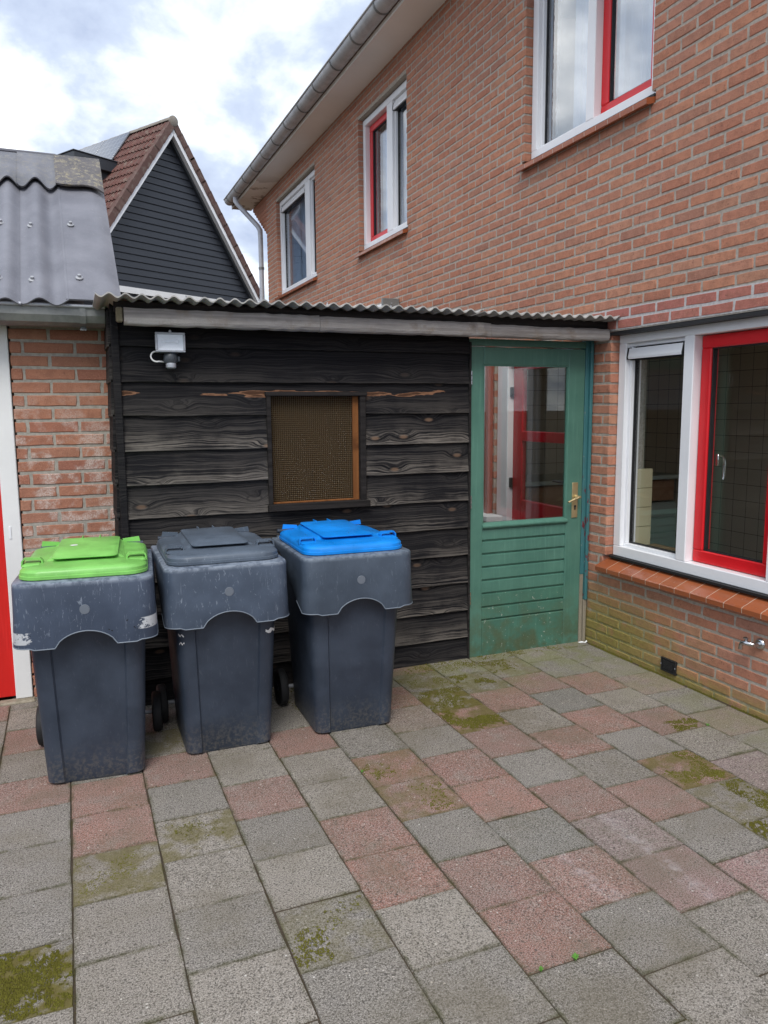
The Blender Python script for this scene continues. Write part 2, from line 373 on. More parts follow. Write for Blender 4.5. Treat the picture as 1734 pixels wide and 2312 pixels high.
def paint(name, base, dark, rough=.38, algae=0., chips=0., streaks=.35):
    m = Mat(name, base, rough, spec=.5); p = m.pos(); n = m.noise(p, 4., 5., .6); s = m.noise(m.mapped(p, (60., 60., 3.)), 1., 4., .6)
    c = m.mix(m.rng(n, .3, .75), base, dark); c = m.mix(m.rng(s, .5, .8, 0., streaks), c, tuple(min(1., b * 1.5 + .03) for b in base))
    z = m.sep(p)
    if algae:
        k = m.ma('MULTIPLY', m.rng(z[2], .50, .0), m.rng(m.noise(p, 9., 5., .65), .36, .62))
        c = m.mix(m.ma('MULTIPLY', k, algae), c, m.mix(m.noise(p, 60.), (.045, .072, .035), (.11, .135, .075)))
    if chips:
        k = m.ma('MULTIPLY', m.rng(m.noise(p, 45., 4., .7), .64, .67), chips); c = m.mix(k, c, (.38, .42, .36))
    m.color(c); m.bump(m.ma('ADD', s, m.noise(p, 200., 2.)), .12, .003); return m
M_green = paint('green_door_paint', (.084, .205, .155), (.060, .160, .122), .38, .8, .0)
M_green_low = paint('green_door_paint_chipped', (.066, .18, .130), (.048, .135, .10), .42, .95, .8)
def teal_mat():
    m = Mat('teal_frame_paint', rough=.5); p = m.pos(); n = m.noise(p, 8., 5., .65)
    c = m.mix(n, (.030, .125, .135), (.055, .19, .20)); z = m.sep(p)
    k = m.ma('MULTIPLY', m.rng(m.noise(m.mapped(p, (30., 30., 11.)), 1., 5., .7), .56, .60), m.rng(z[2], 1.35, 1.0)); c = m.mix(k, c, m.mix(m.noise(p, 18.), (.24, .012, .018), (.03, .018, .03)))
    k = m.ma('MULTIPLY', m.rng(m.noise(p, 26., 4., .7), .63, .66), .8); c = m.mix(k, c, (.30, .30, .26)); m.color(c); m.bump(n, .4, .006); return m
M_teal = teal_mat()
M_white = paint('white_pvc', (.84, .85, .87), (.80, .81, .83), .30, streaks=0.)
M_whitewood = paint('white_painted_timber', (.80, .80, .79), (.74, .74, .73), .45, streaks=0.)
M_red = paint('red_pvc', (.66, .011, .018), (.60, .009, .015), .30, streaks=0.)
M_reddoor = paint('red_door_paint', (.60, .014, .010), (.55, .012, .010), .33)
M_back_red = paint('dark_red_door_paint', (.42, .008, .016), (.36, .006, .012), .32)
def soffit_mat():
    m = Mat('soffit_paint', rough=.7); p = m.pos(); k = m.ma('MULTIPLY', m.rng(m.noise(p, 2.2, 5., .6), .50, .56), m.rng(m.sep(p)[1], 7.2, 8.6))
    c = m.mix(m.rng(m.noise(p, 1.3, 4.), .3, .7), (.84, .825, .79), (.90, .89, .86)); c = m.mix(k, c, (.36, .31, .26)); m.color(c); return m
M_soffit = soffit_mat()
def zinc_mat(name, a, b, rough=.42, metal=.75):
    m = Mat(name, a, rough, metal); p = m.pos(); n = m.noise(p, 7., 6., .65); f = m.noise(p, 40., 4., .65)
    m.color(m.mix(m.rng(m.ma('ADD', n, m.ma('MULTIPLY', f, .4)), .5, .9), a, b)); m.rough(m.rng(f, .3, .7, rough - .06, rough + .16)); m.bump(n, .15, .01); return m
M_zinc = zinc_mat('zinc_gutter', (.42, .43, .44), (.56, .57, .58), .5, .35)
M_zincold = zinc_mat('old_zinc_gutter', (.19, .20, .20), (.30, .31, .30), .55, .6)
M_pipe = zinc_mat('zinc_downpipe', (.42, .44, .48), (.52, .54, .58), .5, .25)
M_chrome = Mat('chrome', (.62, .63, .64), .18, 1.)
M_brass = zinc_mat('brass_plate', (.55, .44, .23), (.62, .52, .30), .34, .85)
M_steel = Mat('steel_screw', (.36, .37, .39), .6, .3)
M_black = Mat('black_seal', (.010, .010, .011), .55)
M_blackmetal = Mat('black_handle_metal', (.03, .03, .033), .3, .4)
def cement(name, c0, c1, lich=0., rough=.75):
    m = Mat(name, c0, rough, spec=.35); p = m.pos(); n = m.noise(p, 4., 6., .6); f = m.noise(p, 150., 3., .7)
    c = m.mix(m.rng(n, .3, .7), c0, c1); c = m.mix(m.rng(f, .55, .75, 0., .35), c, (.34, .34, .36))
    v = m.rng(m.noise(p, 60., 3., .7), .68, .72, 0., .55); c = m.mix(v, c, (.42, .42, .42))
    if lich:
        k = m.ma('MULTIPLY', m.rng(m.noise(p, 26., 7., .75), .48, .60), m.rng(f, .35, .6)); c = m.mix(m.ma('MULTIPLY', k, lich), c, m.mix(m.noise(p, 30.), (.30, .235, .09), (.40, .385, .33)))
    m.color(c); m.bump(m.ma('ADD', f, n), .25, .004); return m
M_sheet = cement('slate_grey_cement_sheet', (.150, .153, .178), (.21, .213, .242), 0., .5)
M_ridge = cement('slate_grey_ridge_cap', (.12, .124, .14), (.19, .193, .215), .3, .6)
M_ridge_l = cement('lichened_ridge_end_cap', (.10, .095, .10), (.15, .14, .14), .95, .75)
M_corr = cement('pale_corrugated_sheet', (.30, .295, .28), (.46, .455, .44), .25, .8)
def siding_mat():
    m = Mat('anthracite_siding', (.030, .035, .045), .36, spec=.45); p = m.pos(); n = m.noise(m.mapped(p, (1., 1., 4.)), 1.2, 3.)
    m.color(m.mix(n, (.017, .020, .027), (.028, .032, .041))); m.bump(m.noise(p, 3., 2.), .2, .02); return m
M_siding = siding_mat()
def rtile_mat(name, s):
    m = Mat(name, rough=.8, spec=.2); r = m.rnd(); p = m.pos(); c = m.ramp(r, s); n = m.noise(p, 9., 5., .65)
    c = m.mix(m.rng(n, .5, .68, 0., .7), c, (.22, .18, .15)); m.color(c); m.bump(n, .3, .01); return m
M_rtile = rtile_mat('red_brown_roof_tile', [(0., (.135, .062, .052)), (.4, (.12, .065, .058)), (.7, (.16, .070, .058)), (1., (.125, .085, .075))])
M_rtile2 = rtile_mat('grey_brown_roof_tile', [(0., (.13, .082, .072)), (.5, (.115, .066, .058)), (1., (.15, .095, .082))])
M_rridge = cement('lichened_ridge_tile', (.19, .17, .15), (.26, .235, .21), .5, .85)
M_antr = Mat('anthracite_dormer_board', (.035, .040, .048), .45)
M_glaze = None
def sill_mat():
    m = Mat('glazed_terracotta_sill', rough=.2, spec=.5); p = m.pos(); r = m.rnd(); n = m.noise(p, 20., 4., .6)
    c = m.mix(r, (.30, .085, .034), (.37, .112, .045)); c = m.mix(m.rng(n, .45, .75, 0., .4), c, (.22, .068, .032)); m.color(c); m.rough(m.rng(n, .3, .7, .10, .28)); return m
M_sill = sill_mat()
M_sillj = Mat('pale_sill_joint', (.52, .45, .36), .9)
def solar_mat():
    m = Mat('solar_glass', (.06, .075, .11), .12, spec=.8); p = m.pos('object'); 
    br = m.n('ShaderNodeTexBrick', {'Vector': p, 'Scale': 1., 'Mortar Size': .006, 'Brick Width': .176, 'Row Height': .17, 'Color1': (.07, .085, .12), 'Color2': (.075, .09, .125), 'Mortar': (.22, .24, .27)}, offset=0.)
    m.color(br.outputs[0]); return m
M_solar = solar_mat()
def glass_mat(name, ior=1.55, tint=(.93, .95, .94), rough=.0, grid=None):
    m = Mat(name); t = m.t; t.nodes.remove(m.b)
    tr = m.n('ShaderNodeBsdfTransparent', {0: tint}); gl = m.n('ShaderNodeBsdfGlossy', {0: (1., 1., 1.), 'Roughness': rough}); bf = m.n('ShaderNodeNewGeometry').outputs['Backfacing']
    fr = m.n('ShaderNodeFresnel', {0: m.ma('ADD', m.ma('MULTIPLY', bf, 1. / ior - ior), ior)})   # same reflectance on both faces of the thin pane
    if grid:
        ob = m.sep(m.pos('object'))
        wx = m.ma('SINE', m.ma('MULTIPLY', ob[0], 2 * math.pi / grid)); wz = m.ma('SINE', m.ma('MULTIPLY', ob[2], 2 * math.pi / grid))
        h = m.ma('MULTIPLY', m.ma('ADD', wx, wz), .5)
        b = m.n('ShaderNodeBump', {'Height': h, 'Strength': 1., 'Distance': .006}); t.links.new(b.outputs[0], gl.inputs['Normal'])
        dif = m.n('ShaderNodeBsdfDiffuse', {0: (.19, .14, .08)}); t.links.new(b.outputs[0], dif.inputs['Normal'])
        line = m.ma('MAXIMUM', m.rng(wx, .55, 1.), m.rng(wz, .55, 1.))
        mx0 = m.n('ShaderNodeMixShader', {0: m.ma('ADD', m.ma('MULTIPLY', line, .45), .18), 1: tr.outputs[0], 2: dif.outputs[0]}).outputs[0]
    else: mx0 = tr.outputs[0]
    mx_ = m.n('ShaderNodeMixShader', {0: fr.outputs[0], 1: mx0, 2: gl.outputs[0]})
    t.links.new(mx_.outputs[0], t.nodes['Material Output'].inputs[0]); return m
M_glass = glass_mat('window_glass', 1.55, (.96, .97, .965))
M_glassup = glass_mat('upper_window_glass', 2.5, (.86, .91, .96))
M_doorglass = glass_mat('door_glass', 1.55, (.97, .975, .97))
M_grid = glass_mat('amber_wired_glass', 1.5, (.62, .50, .32), .08, .0118)
M_clear = glass_mat('clear_corrugated_sheet', 1.3, (.93, .94, .93))
M_lampglass = glass_mat('lamp_glass', 1.5, (.95, .96, .97))
def curtain_mat():
    m = Mat('sky_tinted_net_curtain', (.66, .71, .78), .9); return m  # bluish, so the upper panes take on the colour of reflected sky
M_curtain = curtain_mat()
def ktile_mat():
    m = Mat('kitchen_wall_tile', rough=.35); p = m.pos(); z = m.sep(p)
    f1 = m.ma('ABSOLUTE', m.ma('SUBTRACT', m.ma('FRACT', m.ma('DIVIDE', m.ma('ADD', z[0], z[1]), .15)), .5)); f2 = m.ma('ABSOLUTE', m.ma('SUBTRACT', m.ma('FRACT', m.ma('DIVIDE', z[2], .15)), .5))
    j = m.ma('GREATER_THAN', m.ma('MAXIMUM', f1, f2), .485)
    c = m.mix(m.noise(p, 5.), (.56, .49, .38), (.64, .57, .45)); m.color(m.mix(j, c, (.10, .08, .06))); return m
M_ktile = ktile_mat()
M_kgreen = Mat('grey_green_cupboard_paint', (.46, .52, .46), .5)
M_kbrown = weathered('cupboard_drawer_timber', (.34, .18, .10), (.44, .25, .15), (.28, .14, .08))
M_cream = Mat('cream_reveal_tile', (.62, .56, .36), .25)
M_inner = Mat('interior_plaster', (.80, .78, .74), .9)
M_innerdark = Mat('interior_floor', (.38, .33, .27), .6)
M_purple = Mat('hall_post_timber', (.30, .07, .035), .5)
M_lilac = Mat('hall_wall_panel', (.40, .37, .37), .6)
M_grass = Mat('back_garden_ground', (.10, .11, .06), 1.)

# ------------------------------------------------------------------ ground and paving
g = MB().quad((-400, -400, -.0050), (400, -400, -.0050), (400, 400, -.0050), (-400, 400, -.0050)).build('ground', M_ground)
g['kind'] = 'structure'
pv = bpy.data.objects.new('pavement', None); col.objects.link(pv); pv['kind'] = 'structure'
GREY = [(.250, .224, .194), (.218, .200, .178), (.280, .250, .214), (.236, .219, .198)]; RED = [(.300, .142, .112), (.325, .150, .116), (.275, .142, .116)]; PUR = [(.28, .205, .20)]; BRN = [(.28, .205, .172)]
tmesh = []
for k in range(4):
    h = .1480; mb = MB(); n = 3
    def per(hh, z, jj):
        pts = []
        for s in range(4):
            for i in range(n):
                t = -1 + 2 * i / n; x, y = ((t, -1), (1, t), (-t, 1), (-1, -t))[s]
                pts.append((x * hh * 1.0101 + J(jj), y * hh * .9975 + J(jj), z))
        return pts
    a = per(h, -.03, .0); b_ = [(p[0] + J(.0012), p[1] + J(.0012), -.007) for p in a]; c_ = [(p[0] * .984 + J(.0018), p[1] * .984 + J(.0018), .0) for p in a]
    mb.loft([a, b_, c_], cap0=False); tmesh.append(mb.mesh('paver', M_pave))
PHASE = {-4: .10, -3: .24, -2: .22, -1: .065, 0: .222, 1: .060, 2: .238, 3: .115, 4: .275, 5: .145, 6: .015, 7: .180, 8: .034, 9: .200, 10: .060}
# colour code per column, from the tile nearest the shed towards the camera; key = y of first listed tile's far edge
CM = {-2: (-.55, 'GRGGRGGG'), -1: (-.25, 'RGRGGGmGG'), 0: (-.68, 'GRRoGGGG'), 1: (-.54, 'nRGoGGGG'), 2: (-.96, 'GRGGpGGG'), 3: (-.78, 'RGGRRGGG'),
      4: (-.93, 'GrqGRRGG'), 5: (-.72, 'BGRRDSGGG'), 6: (-.25, 'amMRGRTUGG'), 7: (-.38, 'aRGRGRGVGG'), 8: (-.25, 'bRDRGNcmGG'), 9: (-.14, 'GGRGRGPGGR'), 10: (-.20, 'GGBGBGGRGG')}
moss_spots = []; cnt = 0; far_tiles = MB()
for ci in range(-4, 11):
    xc = -3.355 + .3025 * ci + .151
    ph = PHASE[ci]
    for k in range(-22, 3):
        y1 = ph + .3 * k      # far edge
        yc = y1 - .15
        lim = .18 if xc < -3.1 else -.16
        if y1 > lim + .3 or yc < -5.6: continue
        code = None
        if ci in CM:
            i = round((CM[ci][0] - y1) / .3)
            if 0 <= i < len(CM[ci][1]): code = CM[ci][1][i]
        if code is None: code = random.choice('GGGR')
        cc = random.choice(RED if code in 'RrqMNS' else PUR if code in 'TUPV' else BRN if code == 'B' else GREY)
        if code == 'U' or code == 'V': cc = (.29, .170, .160)
        if code == 'D': cc = (.185, .180, .162)
        f = random.uniform(.90, 1.08); cc = tuple(min(1, v * f) for v in cc)
        dist = (Vector((xc, yc, 0)) - CAM).length
        o = link('paver', random.choice(tmesh), pv); cnt += 1
        o.location = (xc + J(.0015), yc + J(.002), J(.0022)); o.rotation_euler = (J(.005), J(.005), random.choice((0, 2)) * math.pi / 2 + J(.005)); o.color = (*cc, 1)
        o['moss'] = {'m': 1.3, 'M': 1., 'N': .95, 'o': .8, 'p': .45, 'q': .65, 'r': .45, 'a': .7, 'b': .6, 'c': .6, 'n': .7}.get(code, .05)
        o['streak'] = 1. if code in 'TUS' else .35 if code == 'V' else 0.
        if code in 'TUSV': o.rotation_euler = (0, 0, J(.005))
# moss tufts
ms = MB(); rm = random.Random(3)
def tuft(x, y, z, s, h):
    a = rm.uniform(0, 6.28); pts = [(x + s * math.cos(a + 2.1 * i) * rm.uniform(.6, 1.2), y + s * math.sin(a + 2.1 * i) * rm.uniform(.6, 1.2), z) for i in range(3)]
    ms.add(pts + [(x + rm.uniform(-s, s) * .6, y + rm.uniform(-s, s) * .6, z + h)], [(0, 1, 3), (1, 2, 3), (2, 0, 3)])
from mathutils import noise as mn
def patch(x0, x1, y0, y1, dens, thr, seed, n=2600, h=.006):
    for _ in range(n):
        x, y = rm.uniform(x0, x1), rm.uniform(y0, y1)
        ex = min(x - x0, x1 - x, y - y0, y1 - y) / (min(x1 - x0, y1 - y0) * .5)
        v = mn.fractal(Vector((x * 9, y * 9, seed)), 1., 2., 4) + .8 * mn.noise(Vector((x * 46, y * 46, seed))) + .5 * mn.noise(Vector((x * 120, y * 120, seed))) + .55 * min(1, ex * 2.0) - .35
        if v > thr and rm.random() < dens: tuft(x, y, .0012, rm.uniform(.0016, .0042), rm.uniform(.3, 1.) * h)
def tl(ci, yf):   # tile rectangle from column and far edge
    x = -3.355 + .3025 * ci; return x + .004, x + .298, yf - .297, yf - .003
def sub(r, a, b, c, d): return r[0] + (r[1] - r[0]) * a, r[0] + (r[1] - r[0]) * b, r[2] + (r[3] - r[2]) * c, r[2] + (r[3] - r[2]) * d
patch(*tl(-1, -2.035), .9, -.10, 1, 9500)
patch(*sub(tl(0, -1.58), 0, .75, 0, .9), .45, .22, 2, 2200, .003)
patch(*sub(tl(1, -1.45), .1, .9, .35, .95), .5, .30, 3, 1600, .003)
patch(*sub(tl(2, -2.157), 0, .42, .0, .6), .8, .08, 4, 1500, .005)
patch(*sub(tl(2, -2.157), .4, 1, .45, .95), .6, .34, 5, 1400, .003)
patch(*sub(tl(4, -1.23), 0, .5, .1, .95), .8, .12, 6, 1500, .005)
patch(*sub(tl(4, -1.53), .45, .95, .05, .9), .7, .14, 7, 2000, .005)
patch(*tl(6, -.585), .85, .02, 8, 4000); patch(*sub(tl(6, -.285), 0, 1, 0, .8), .7, .10, 9, 2500)
patch(*sub(tl(6, -.885), 0, 1, 0, .55), .95, -.05, 10, 3600); patch(*sub(tl(6, -.885), 0, .3, .3, 1), .9, .0, 11, 1500)
patch(*sub(tl(7, -.42), 0, .8, .3, 1), .75, .06, 12, 3000); patch(*sub(tl(8, -.26), 0, .7, .2, 1), .7, .10, 13, 2400)
patch(*sub(tl(8, -1.766), .0, .95, .0, .55), .85, .06, 14, 2600); patch(*sub(tl(8, -1.766), .6, 1., .0, 1.), .85, .06, 15, 1800)
patch(*sub(tl(8, -2.066), .55, 1., .0, .95), .85, .04, 16, 2000); patch(*tl(8, -2.366), .95, -.2, 17, 8000)
patch(*sub(tl(9, -1.30), .35, 1., .0, .40), .85, .06, 18, 1600)
patch(-2.30, -1.95, -.62, -.16, .6, .12, 19, 2600); patch(-1.45, -.9, -.36, -.15, .8, .05, 20, 3600); patch(-.9, -.15, -.25, -.15, .6, .16, 21, 2400)
patch(-2.95, -2.45, -.85, -.3, .5, .16, 22, 2600, .004)
# moss and grit along some joints
for ci in range(-1, 11):
    x = -3.355 + .3025 * ci
    for _ in range(700):
        y = rm.uniform(-3.1, -.2)
        if mn.noise(Vector((x * 3, y * 2.4, 5.))) > .10 + (.12 if x < -2 else 0): tuft(x + rm.gauss(0, .0035), y, -.010, rm.uniform(.0015, .003), rm.uniform(.004, .010))
    for k in range(-11, 1):
        y = PHASE[ci] + .3 * k
        if y > -.2: continue
        for _ in range(60):
            xx = x + rm.uniform(0, .3)
            if mn.noise(Vector((xx * 3, y * 3, 9.))) > .15: tuft(xx, y + rm.gauss(0, .002), -.010, rm.uniform(.0015, .003), rm.uniform(.004, .010))
for _ in range(2600):
    y = rm.uniform(-2.2, -.2)
    if mn.noise(Vector((1., y * 4, 2.))) > -.1: tuft(-.012 + rm.gauss(0, .007), y, -.010, .004, rm.uniform(.008, .016))
mo = ms.build('moss', M_moss); mo['kind'] = 'stuff'; tag(mo, 'patches of olive green moss on the pavers and in their joints', 'moss')

# ------------------------------------------------------------------ bricks
def brick_mesh(L, H, D, mat, face):     # centred; front face at depth 0 ; face axis 'x' (normal -x, length along y) or 'y' (normal -y, length along x)
    mb = MB(); hl, hh = L / 2, H / 2
    us = [-1, -.36, .36, 1]
    base = [(u, -1) for u in us] + [(1, 0)] + [(u, 1) for u in us[::-1]] + [(-1, 0)]
    base = [(u * hl + J(.0022), v * hh + J(.0020)) for u, v in base]
    def R(dep, s, j):
        pts = []
        for (u, v) in base:
            uu, vv = u - math.copysign(s, u), v - (math.copysign(s, v) if abs(v) > hh * .3 else 0)
            uu += J(j); vv += J(j); pts.append((dep, -uu, vv) if face == 'x' else (uu, dep, vv))
        return pts
    mb.loft([R(D, 0, 0), R(.005, 0, .0006), R(0, .0045, .0008)], cap0=False)
    return mb.mesh('brick', mat)
def lay(z0, z1, course, pitch, a0, a1, phase, openings, joint):
    out = []; k = math.floor(z0 / course) - 1
    k = 0; z = z0
    while z < z1 - .02:
        zt = min(z + course, z1); H = zt - z - joint
        segs = [(a0, a1)]
        for (oa, ob, oz0, oz1) in openings:
            if min(zt, oz1) - max(z, oz0) > course * .45:
                ns = []
                for s in segs:
                    if ob <= s[0] or oa >= s[1]: ns.append(s)
                    else:
                        if oa > s[0]: ns.append((s[0], oa))
                        if ob < s[1]: ns.append((ob, s[1]))
                segs = ns
        for (s0, s1) in segs:
            ph = phase + (pitch / 2 if k % 2 else 0); i = math.floor((s0 - ph) / pitch); p = ph + i * pitch
            while p < s1:
                q0, q1 = max(p, s0), min(p + pitch, s1)
                g0 = joint / 2 if q0 > s0 + 1e-6 else 0; g1 = joint / 2 if q1 < s1 - 1e-6 else 0
                if q1 - q0 - g0 - g1 > .028: out.append((q0 + g0, q1 - g1, z + joint / 2, z + joint / 2 + H))
                p += pitch
        z = zt; k += 1
    return out
def brickwork(parent, bricks, mat, axis, plane, D, wb, full=None, limit=300):
    # bricks: (a0,a1,z0,z1) along y (axis 'x') or x (axis 'y')
    cache = {}
    def cen(b): return Vector((plane, (b[0] + b[1]) / 2, (b[2] + b[3]) / 2)) if axis == 'x' else Vector(((b[0] + b[1]) / 2, plane, (b[2] + b[3]) / 2))
    def key(b):
        c = cen(b); d = c - CAM; n = Vector((1, 0, 0)) if axis == 'x' else Vector((0, 1, 0))
        if not inview(c, .02): return -1
        return abs(d.normalized().dot(n)) * (b[1] - b[0]) / d.length_squared
    ordered = sorted(bricks, key=key, reverse=True)
    rest = MB()
    for i, b in enumerate(ordered):
        L, H = round(b[1] - b[0], 3), round(b[3] - b[2], 3); k = (L, H)
        if k not in cache: cache[k] = [brick_mesh(L, H, D, mat, axis) for _ in range(6 if len(cache) < 6 else 2)]
        me = random.choice(cache[k]); c = cen(b); jx = J(.0018)
        if i < limit and key(b) > 0:
            o = link('brick', me, parent); o.location = c + (Vector((jx, 0, 0)) if axis == 'x' else Vector((0, jx, 0))); o.rotation_euler = (J(.006), J(.004), 0) if axis == 'x' else (0, J(.004), 0)
        else:
            d = c + (Vector((jx, 0, 0)) if axis == 'x' else Vector((0, jx, 0)))
            rest.add([(v.co + d)[:] for v in me.vertices], [tuple(p.vertices) for p in me.polygons])
    if rest.v: r = rest.build('brickwork', mat, parent); r['kind'] = 'stuff'

# ------------------------------------------------------------------ brick house on the right
HB = (0, 3, 0)
house = thing('brick_house', 'two storey orange brick house with white window frames on the right', 'house', HB)
H_Y0, H_Y1, H_Z = -3.4, 8.56, 5.18
KW = (-2.35, -.335, .63, 2.10); WA = (-.625, .735, 3.44, 4.89); WB = (2.88, 4.23, 3.44, 4.89); WC = (5.89, 7.93, 3.44, 4.89); BD = (.08, 1.12, -.1, 2.06)
OPEN = [KW, WA, WB, WC, BD] + [(KW[0] - .03, KW[1] + .03, .555, .64)] + [(w[0] - .03, w[1] + .03, 3.385, 3.45) for w in (WA, WB, WC)]
# solid wall: cut into a grid of blocks around the openings
def wall_blocks(mb, a0, a1, z0, z1, ops, fn):
    xs = sorted({a0, a1, *[v for o in ops for v in o[:2] if a0 < v < a1]}); zs = sorted({z0, z1, *[v for o in ops for v in o[2:] if z0 < v < z1]})
    for i in range(len(xs) - 1):
        run = None
        for k in range(len(zs) - 1):
            mx_, mz = (xs[i] + xs[i + 1]) / 2, (zs[k] + zs[k + 1]) / 2
            inside = any(o[0] < mx_ < o[1] and o[2] < mz < o[3] for o in ops)
            if not inside: run = (run[0], zs[k + 1]) if run else (zs[k], zs[k + 1])
            if (inside or k == len(zs) - 2) and run: fn(xs[i], xs[i + 1], *run); run = None
w = MB(); g8 = .0032
wall_blocks(w, H_Y0 + g8, H_Y1 - g8, -.2, H_Z, [(o[0] - g8, o[1] + g8, o[2] - g8, o[3] + g8) for o in OPEN], lambda a, b, c, d: w.box(g8, .30, a, b, c, d))
wall = w.build('wall', M_mortar, house, wbase=HB)
COUR, PIT = .067, .2325
bl = lay(-.034, H_Z, COUR, PIT, H_Y0, H_Y1, .083, OPEN, .0125)
lin = [b for b in bl if 2.09 < b[2] < 2.235 and b[0] < -.02]; bl = [b for b in bl if b not in lin]
brickwork(wall, bl, M_brick, 'x', 0., .075, HB, limit=300)
lz0 = min(b[2] for b in lin) - .006; lz1 = max(b[3] for b in lin) + .006
lm = MB().box(.0012, .0030, H_Y0 + .01, -.03, lz0, lz1).build('lintel_mortar', M_lmortar, wall)
lb = MB(); 
for i, b in enumerate(sorted(lin, key=lambda q: -q[0])):
    me = brick_mesh(b[1] - b[0], b[3] - b[2], .07, M_lintel, 'x'); o = link('lintel_brick', me, wall); o.location = (-.001, (b[0] + b[1]) / 2, (b[2] + b[3]) / 2)
# other walls, floors, ceilings and roof, closed but for an added opening that lights the kitchen
sh = MB(); sh.box(6.2, 6.5, H_Y0, H_Y1, -.2, H_Z); wall_blocks(sh, .30, 6.2, -.2, H_Z - .002, [(.55, 2.35, .10, 2.25)], lambda a, b, c, d: sh.box(a, b, H_Y0 + .01, H_Y0 + .3, c, d)); sh.box(.30, 6.2, H_Y1 - .3, H_Y1 - .009, -.2, H_Z - .002)
sh.build('outer_wall', M_brick, house, wbase=HB)
MB().box(.552, 2.348, H_Y0 + .15, H_Y0 + .16, .102, 2.248).build('added_light_pane', M_glass, house, wbase=HB)  # unseen glazed opening, added to let daylight into the kitchen
fl = MB(); fl.box(.301, 6.199, H_Y0 + .3, H_Y1 - .3, 2.45, 2.72); fl.box(.301, 6.199, H_Y0 + .3, H_Y1 - .3, 5.0, 5.15); fl.build('ceiling', M_inner, house, wbase=HB)
MB().box(.301, 6.199, H_Y0 + .3, H_Y1 - .3, -.2, .04).build('floor', M_innerdark, house, wbase=HB)
MB().box(2.5, 2.6, H_Y0 + .3, H_Y1 - .3, .041, 2.449).add(*(lambda b: (b.v, b.f))(MB().box(.302, 2.5, 2.3, 2.4, .041, 2.449))).build('kitchen_wall', M_ktile, house, wbase=HB)
iw = MB(); iw.box(3.0, 3.1, H_Y0 + .3, H_Y1 - .3, 2.721, 4.999); iw.box(.302, 3.0, 1.6, 1.7, 2.721, 4.999); iw.box(.302, 3.0, 5.0, 5.1, 2.721, 4.999); iw.build('bedroom_wall', M_inner, house, wbase=HB)
rf = MB()
prof = [(-.40, 5.25), (3.25, 7.9), (6.9, 5.25), (6.9, 5.18), (-.30, 5.18), (-.40, 5.21)]
rf.prism([(x, z) for x, z in prof], 0, 'y', H_Y0 - .3, 9.6); rf.build('roof', M_rtile2, house, wbase=HB)
so = MB(); so.box(-.325, .004, H_Y0 - .3, 9.66, 5.155, 5.178); so.box(-.345, -.326, H_Y0 - .3, 9.66, 5.150, 5.27); so.build('soffit', M_soffit, house, wbase=HB)
# corbelled brick corner
cb = MB()
for k in range(9):
    z1 = 5.15 - k * .067; cb.cbox(.0, .30, H_Y1 - .004, H_Y1 + .95 - k * .11, z1 - .057, z1, .003); cb.box(.006, .29, H_Y1 - .004, H_Y1 + .94 - k * .11, z1 - .067, z1 - .057)
cb.build('corbel', M_brick, house, wbase=HB)
# gutter
gx, gz, gr_ = -.415, 5.262, .088
def half(r, n=14): return [(gx + r * math.cos(math.pi + math.pi * i / n), gz + r * math.sin(math.pi + math.pi * i / n)) for i in range(n + 1)]
gu = MB(); outer = half(gr_); inner = half(gr_ - .004)[::-1]
gu.prism(outer + inner, 0, 'y', H_Y0 - .3, 9.52); gu.prism([(gx + .086 * math.cos(a), gz + .086 * math.sin(a)) for a in [math.pi + math.pi * i / 12 for i in range(13)]], 0, 'y', 9.515, 9.525)
gu.tube([(gx - gr_ - .004, H_Y0 - .3, gz + .002), (gx - gr_ - .004, 9.525, gz + .002)], .010, 8)
gutter = gu.build('gutter', M_zinc, house, smooth=True, wbase=HB)
y = 9.3
while y > H_Y0:
    b = MB(); a = half(gr_ + .0015, 12); b_ = half(gr_ + .006, 12)[::-1]; b.prism(a + b_, 0, 'y', y - .012, y + .012); b.build('gutter_bracket', M_zincold, gutter); y -= .62
dp = MB(); dp.tube([(gx, 8.98, 5.19), (gx, 8.98, 5.12), (gx + .02, 8.96, 5.07), (-.10, 8.78, 4.70), (-.072, 8.73, 4.62), (-.07, 8.72, 4.50), (-.07, 8.72, 0.0)], [.044, .044, .041, .041, .044, .041, .041], 14)
dpo = dp.build('downpipe', M_pipe, house, smooth=True, wbase=HB)
for z in (4.0, 2.4): MB().lathe([(.043, -.02), (.048, -.02), (.048, .02), (.043, .02)], (-.07, 8.72, z), 'z', 16).build('pipe_clip', M_zincold, dpo)

